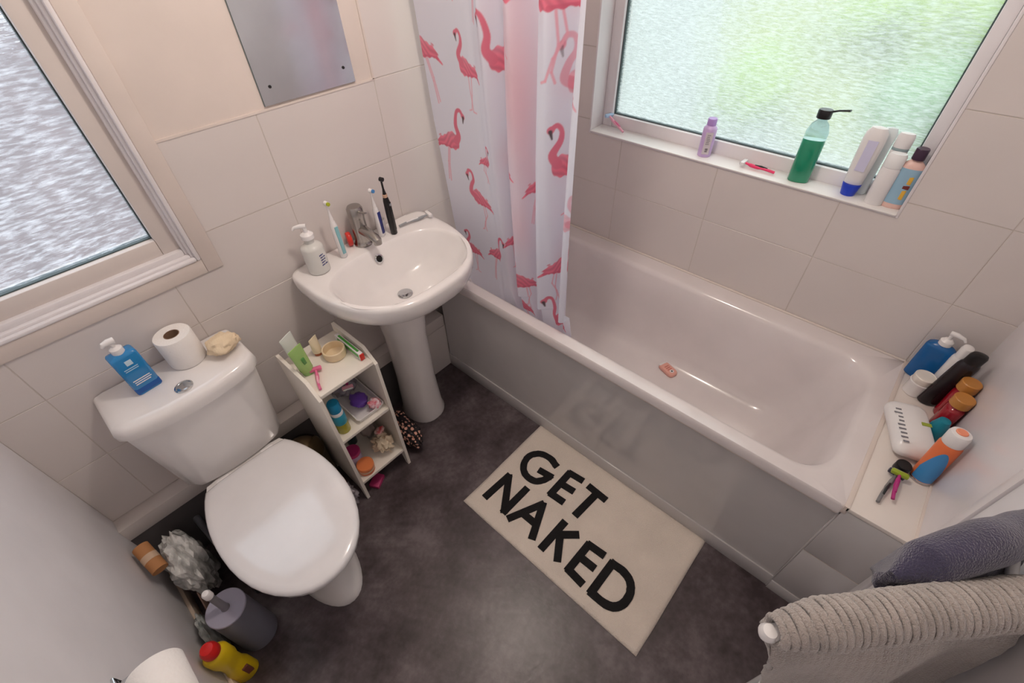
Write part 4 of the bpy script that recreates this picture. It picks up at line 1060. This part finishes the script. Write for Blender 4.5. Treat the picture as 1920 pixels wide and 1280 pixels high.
latheo('knob', M_white, tbh, [(0.0100, 0.3505), (0.0125, 0.353), (0.0125, 0.372), (0.009, 0.378), (0.0005, 0.379)], n=22)
yb_ = thing('cleaner_bottle', 'yellow cleaner bottle with a red cap on the floor by the left wall', 'bottle', (0.041, -0.560, 0))
latheo('body', col_m('yellow_bottle', (226, 194, 24), 0.3), yb_, [(0.033, 0), (0.036, 0.003), (0.036, 0.07), (0.030, 0.100), (0.030, 0.140), (0.036, 0.170), (0.036, 0.220), (0.026, 0.238), (0.021, 0.240)], n=32, k=0.8)
latheo('cap', col_m('red_cap', (214, 34, 32), 0.3), yb_, [(0.0235, 0.2405), (0.0245, 0.243), (0.0235, 0.264), (0.017, 0.276), (0.0005, 0.279)], n=28)
bxo('label', col_m('label_dark', (122, 70, 60), 0.5), yb_, 0.006, 0.024, -0.0292, -0.022, 0.035, 0.085)
# spare roll on the wall holder at the lower left edge
hr = thing('roll_holder', 'wall-mounted chrome holder for the toilet roll on the left wall', 'holder', (0.0, -0.752, 0.700))
bxo('back_plate', M_chrome, hr, 0.0003, 0.006, -0.02, 0.02, -0.02, 0.02, bev=0.002)
tubeo('arm', M_chrome, hr, [(0.006, 0.005, 0), (0.062, 0.005, 0.0), (0.066, 0.0, 0.0), (0.066, -0.150, 0.0)], 0.006, 12)
rr_ = thing('toilet_roll', 'white toilet roll hanging on the left wall at the lower left edge', 'toilet roll', (0.058, -0.768, 0.700))
bm = bmesh.new()
def ringy(r, y): return [(r * math.cos(2 * PI * i / 36), y, r * math.sin(2 * PI * i / 36)) for i in range(36)]
R1 = loft(bm, [ringy(0.0205, -0.002), ringy(0.0475, 0.0), ringy(0.0495, -0.003), ringy(0.0495, -0.097), ringy(0.0475, -0.100), ringy(0.0205, -0.098), ringy(0.0200, -0.050), ringy(0.0205, -0.002)], False, False)
fin('paper', bm, M_paper, rr_)

# --- on the garden window sill
ZI = rz0 + 0.002
def yrot(o, *r): o.rotation_euler = r; return o
razor('razor', 'pale pink razor with a blue head leaning in the far left sill corner', (2.120, -0.478, ZI + 0.001), 1.20, col_m('pink_pale', (236, 170, 190), 0.4), col_m('pink_plastic', (220, 110, 150), 0.3), 0.10, col_m('blue_head', (168, 196, 224), 0.4), rot=(0, -0.30, 1.25))
lb_ = bottle('lilac_bottle', 'small lilac shampoo bottle with a white label on the window sill', 'bottle', (2.125, -0.822, ZI), 0.112, 0.0235, col_m('lilac', (198, 172, 216), 0.35), col_m('lilac_cap', (172, 140, 204), 0.35), cap='screw', shoulder=0.84, neck=0.5, cap_h=0.020, rotz=-1.1)
bxo('label', col_m('label_grey', (206, 198, 204), 0.5), lb_, -0.012, 0.012, -0.0240, -0.0205, 0.012, 0.088)
text_marks(lb_, M_black, -0.0242, -0.004, 0.006, 0.020, 0.034, 3, 4)
text_marks(lb_, col_m('grey_print', (150, 146, 150)), -0.0242, -0.007, 0.007, 0.045, 0.082, 6, 9)
razor('razor', 'hot pink razor lying on the middle of the window sill', (2.117, -1.078, ZI + 0.001), 1.55, col_m('hot_pink', (228, 52, 104), 0.3), M_black, 0.105, M_white)
gbt = thing('mouthwash_bottle', 'tall clear bottle part full of green liquid, black cap, on the sill', 'bottle', (2.127, -1.152, ZI), 0, rot=(-0.05, 0, -1.3))
M_clearp = mat('clear_plastic', (206, 236, 232), 0.08, trans=0.75, ior=1.25)
latheo('liquid', col_m('green_liquid', (30, 138, 104), 0.12, coat=0.5), gbt, [(0.030, 0), (0.0325, 0.003), (0.0325, 0.130), (0.031, 0.133)], n=28, k=0.72, e=2.6)
latheo('upper_body', M_clearp, gbt, [(0.0318, 0.1335), (0.0325, 0.135), (0.032, 0.155), (0.024, 0.178), (0.014, 0.188), (0.014, 0.194)], n=28, k=0.72, e=2.6)
latheo('cap', M_black, gbt, [(0.0195, 0.1945), (0.020, 0.196), (0.0205, 0.216), (0.019, 0.219), (0.0005, 0.2195)], n=28)
tubeo('pump_spout', M_black, gbt, [(0.010, -0.0, 0.212), (0.034, -0.012, 0.222), (0.060, -0.026, 0.228)], [0.006, 0.0045, 0.0055], 12, flat=0.6)
def conetube(name, label, loc, h, w, m, cap_m, cap_h, rot, group=None):
    return soft_tube(name, label, loc, h, w, m, cap_m, rot=rot, cap_h=cap_h, cat='tube')
wt = thing('conditioner_bottle', 'tall white bottle standing on a blue cap on the window sill', 'bottle', (2.127, -1.303, ZI), -1.5)
latheo('cap', col_m('royal_blue', (30, 62, 190), 0.3), wt, [(0.020, 0), (0.0205, 0.002), (0.026, 0.034), (0.025, 0.036)], n=26)
latheo('body', M_white, wt, [(0.0245, 0.0362), (0.0255, 0.038), (0.0285, 0.10), (0.0300, 0.165), (0.0285, 0.188), (0.020, 0.202), (0.0005, 0.206)], n=28, k=0.66)
bxo('label', col_m('label_lilac', (206, 206, 232), 0.5), wt, -0.012, 0.014, -0.0200, -0.016, 0.08, 0.17)
w2_ = thing('lotion_bottle', 'short white lotion bottle in front of the tall white one, right sill', 'bottle', (2.108, -1.378, ZI), -1.5)
latheo('body', M_white, w2_, [(0.022, 0), (0.0245, 0.003), (0.0245, 0.105), (0.0225, 0.112)], n=28, k=0.7)
latheo('cap', mat('cap_offwhite', (238, 240, 240), 0.3), w2_, [(0.0226, 0.1125), (0.0235, 0.114), (0.0235, 0.146), (0.020, 0.153), (0.0005, 0.155)], n=28, k=0.7)
w3_ = thing('shampoo_bottle', 'taller white bottle with grey band at the back, right sill', 'bottle', (2.146, -1.372, ZI), -1.5)
latheo('body', M_white, w3_, [(0.018, 0), (0.0205, 0.003), (0.0215, 0.145), (0.0205, 0.148)], n=28, k=0.55)
latheo('band', col_m('band_grey', (150, 168, 172), 0.4), w3_, [(0.0206, 0.1482), (0.0212, 0.149), (0.0212, 0.155), (0.0206, 0.1558)], n=28, k=0.55)
latheo('cap', M_white, w3_, [(0.0206, 0.156), (0.0215, 0.158), (0.0215, 0.188), (0.018, 0.196), (0.0005, 0.198)], n=28, k=0.55)
w4_ = thing('squeeze_pouch', 'pale plastic squeeze pouch between the white sill bottles', 'pouch', (2.150, -1.330, ZI), -1.5)
latheo('body', mat('pearl_plastic', (226, 236, 238), 0.25, sss=0.2), w4_, [(0.012, 0), (0.016, 0.004), (0.018, 0.150), (0.020, 0.185), (0.014, 0.200), (0.0005, 0.203)], n=24, k=0.35)
bl_ = bottle('bubble_bath', 'pale blue bubble bath bottle with a dark plum cap at the right sill end', 'bottle', (2.122, -1.424, ZI), 0.150, 0.0285, mat('peach_liquid', (226, 190, 180), 0.3), col_m('plum_cap', (58, 36, 58), 0.3), cap='screw', k=0.66, e=2.4, shoulder=0.80, neck=0.42, cap_h=0.028, rotz=-1.5, label_m=col_m('label_blue', (150, 186, 208), 0.4), lab=(0.10, 0.80))
bxo('yellow_print', col_m('print_yellow', (226, 178, 70)), bl_, 0.002, 0.016, -0.0190, -0.0150, 0.030, 0.060, bev=0.002)
bxo('yellow_print', col_m('print_yellow', (226, 178, 70)), bl_, 0.002, 0.016, -0.0190, -0.0150, 0.076, 0.100, bev=0.002)
bxo('brown_print', col_m('print_brown', (120, 52, 48)), bl_, 0.000, 0.018, -0.0193, -0.0150, 0.062, 0.074, bev=0.002)

# --- on the bath ledge
ZL = ZR + 0.0005
bp_ = bottle('shower_gel', 'flat deep blue bottle with a white pump at the back of the ledge', 'bottle', (2.030, -1.742, ZL), 0.150, 0.040, col_m('deep_blue', (16, 92, 156), 0.25), M_white, k=0.55, e=3.0, shoulder=0.84, neck=0.32, rotz=-1.8)
bottle('body_wash', 'slim white bottle next to the deep blue pump bottle', 'bottle', (2.000, -1.788, ZL), 0.165, 0.024, M_white, M_white, cap='dome', shoulder=0.8, neck=0.6, cap_h=0.02, k=0.8)
wj = thing('cream_pot', 'stubby ribbed white pot in front of the blue pump bottle', 'pot', (1.945, -1.746, ZL))
latheo('pot_body', M_white, wj, [(0.028, 0), (0.030, 0.002), (0.030, 0.045), (0.0305, 0.046), (0.0305, 0.049), (0.028, 0.050)], n=32)
latheo('lid', mat('lid_ivory', (230, 224, 216), 0.35), wj, [(0.0275, 0.0505), (0.0285, 0.052), (0.0285, 0.072), (0.026, 0.074), (0.024, 0.072), (0.0005, 0.072)], n=32)
bk = bottle('black_bottle', 'tall glossy black bottle leaning towards the corner at the back of the ledge', 'bottle', (1.925, -1.785, ZL), 0.200, 0.028, col_m('black_gloss', (34, 28, 32), 0.2), M_black, cap='dome', k=0.7, shoulder=0.84, neck=0.6, cap_h=0.02, rot=(0.0, 0.10, -1.2))
tag(crumple('bath_puff', col_m('puff_black', (36, 32, 36), 0.8), None, (1.985, -1.832, ZL + 0.03), (0.032, 0.022, 0.030), 0.2, 2.0, 81, 4, flatten=ZL), 'black mesh puff tucked in the corner behind the black bottle', 'puff')
M_red = col_m('red_liquid', (150, 16, 34), 0.15, coat=0.4)
M_gold = col_m('tan_cap', (188, 128, 62), 0.35)
r1_ = bottle('red_bottle', 'dark red bottle with a tan cap against the front wall, farther one', 'bottle', (1.900, -1.829, ZL), 0.120, 0.029, M_red, M_gold, cap='screw', shoulder=0.78, neck=0.62, cap_h=0.028, k=0.8)
r2_ = bottle('red_bottle', 'dark red bottle with a tan cap beside the blue-green scoop, nearer one', 'bottle', (1.842, -1.829, ZL), 0.105, 0.030, M_red, M_gold, cap='screw', shoulder=0.78, neck=0.62, cap_h=0.026, k=0.8)
tl_ = thing('teal_scoop', 'teal plastic cone cap lying behind the white multipack', 'cap', (1.783, -1.818, ZL), 0.3)
latheo('cone', col_m('teal_plastic', (24, 128, 150), 0.35), tl_, [(0.024, 0), (0.026, 0.004), (0.021, 0.050), (0.014, 0.075), (0.0005, 0.078)], n=30)
pkx = thing('cotton_wool_pack', 'bulging white printed plastic pack in the middle of the ledge', 'pack', (1.733, -1.762, ZL), 0.35)
bm = bmesh.new()
rings = []
for i in range(9):
    f = i / 8; z = 0.058 * f; g_ = math.sin(PI * (0.12 + 0.76 * f)) ** 0.35
    rings.append([(x, y, z) for x, y, _ in rrect(0, 0, 0.100 * g_, 0.052 * g_, 0.030 * g_, 0, 6)])
loft(bm, rings)
for v in bm.verts:
    v.co += Vector((0.004 * noise.noise(v.co * 30), 0.004 * noise.noise(v.co * 30 + Vector((5, 0, 0))), 0))
fin('pack_body', bm, col_m('pack_film', (232, 230, 230), 0.25), pkx, angle=60)
rnd = random.Random(3); bm = bmesh.new()
for i in range(9):
    x0 = -0.075 + i * 0.015
    box(bm, x0, x0 + 0.005, 0.026, 0.026 + rnd.uniform(0.012, 0.022), 0.0585, 0.0592)
fin('print', bm, col_m('print_grey', (120, 120, 128)), pkx, smooth=False)
bxo('green_flap', col_m('flap_green', (150, 164, 60)), pkx, 0.004, 0.016, -0.042, -0.018, 0.0585, 0.0595)
dc = thing('cosmetic_pot', 'small round black pot between the pack and the razors', 'pot', (1.600, -1.778, ZL), 0.2)
latheo('pot_body', M_black, dc, [(0.018, 0), (0.0185, 0.002), (0.0185, 0.026), (0.017, 0.028), (0.0005, 0.028)], n=26)
razor('razor', 'silver razor with a black grip near the ledge front corner', (1.450, -1.755, ZL + 0.001), -0.14, col_m('razor_silver', (120, 118, 120), 0.3), M_black, 0.115, col_m('razor_dark', (50, 50, 70)))
razor('razor', 'magenta razor crossing the silver one on the ledge', (1.476, -1.780, ZL + 0.010), 0.05, col_m('magenta_plastic', (176, 40, 120), 0.3), col_m('magenta_plastic', (176, 40, 120), 0.3), 0.085, col_m('green_head', (150, 170, 50)))
oc = thing('shaving_foam_can', 'orange and blue aerosol can with a white cap on the near ledge', 'can', (1.612, -1.826, ZL), 0, rot=(0.0, 0.10, 0.4))
latheo('can_body', col_m('can_orange', (226, 118, 70), 0.3), oc, [(0.024, 0), (0.0265, 0.002), (0.0265, 0.138), (0.024, 0.146)], n=30)
latheo('rim', M_chrome, oc, [(0.0265, 0.0003), (0.0272, 0.001), (0.0272, 0.005), (0.0266, 0.006)], n=30)
bm = bmesh.new()
for i in range(16):
    a0, a1 = PI * 0.55 + i * 0.13, PI * 0.55 + (i + 1) * 0.13
    z1a = 0.05 + 0.075 * math.sin(PI * i / 16) ; z1b = 0.05 + 0.075 * math.sin(PI * (i + 1) / 16)
    r = 0.0269
    vs = [bm.verts.new((r * math.cos(a), r * math.sin(a), z)) for a, z in ((a0, 0.008), (a1, 0.008), (a1, z1b), (a0, z1a))]
    bm.faces.new(vs)
fin('blue_print', bm, col_m('can_blue', (64, 140, 200), 0.3), oc)
latheo('cap', M_white, oc, [(0.0235, 0.1462), (0.0245, 0.148), (0.0245, 0.178), (0.022, 0.184), (0.013, 0.186)], n=30)
latheo('actuator', col_m('can_peach', (240, 150, 116), 0.4), oc, [(0.0128, 0.1862), (0.013, 0.188), (0.011, 0.190), (0.0005, 0.190)], n=24)

# --- in the bath
th = thing('bath_thermometer', 'small pink bath toy thermometer lying on the bath floor', 'thermometer', (1.875, -1.005, ZR - 0.378), -1.9)
bm = bmesh.new()
loft(bm, [rrect(0, 0, 0.042 * k, 0.024 * k, 0.018 * k, z, 5) for k, z in ((0.9, 0.0), (1.0, 0.003), (1.0, 0.012), (0.9, 0.017), (0.6, 0.018))])
fin('body', bm, col_m('toy_pink', (232, 172, 158), 0.4), th, angle=50)
bxo('white_end', M_white, th, -0.041, -0.028, -0.019, 0.019, 0.0035, 0.0182, bev=0.004)
for i, xx in enumerate((-0.014, -0.004, 0.006)):
    bxo('raised_bar', col_m('toy_dark_pink', (206, 124, 112), 0.4), th, xx, xx + 0.0045, -0.011, 0.011, 0.0182, 0.0195, bev=0.0005)
latheo('dial', M_black, th, [(0.004, 0.0183), (0.004, 0.0195), (0.0005, 0.0196)], cx=0.022, n=16)
latheo('dial_ring', M_white, th, [(0.009, 0.0181), (0.009, 0.0188), (0.0045, 0.0189)], cx=0.022, n=20)
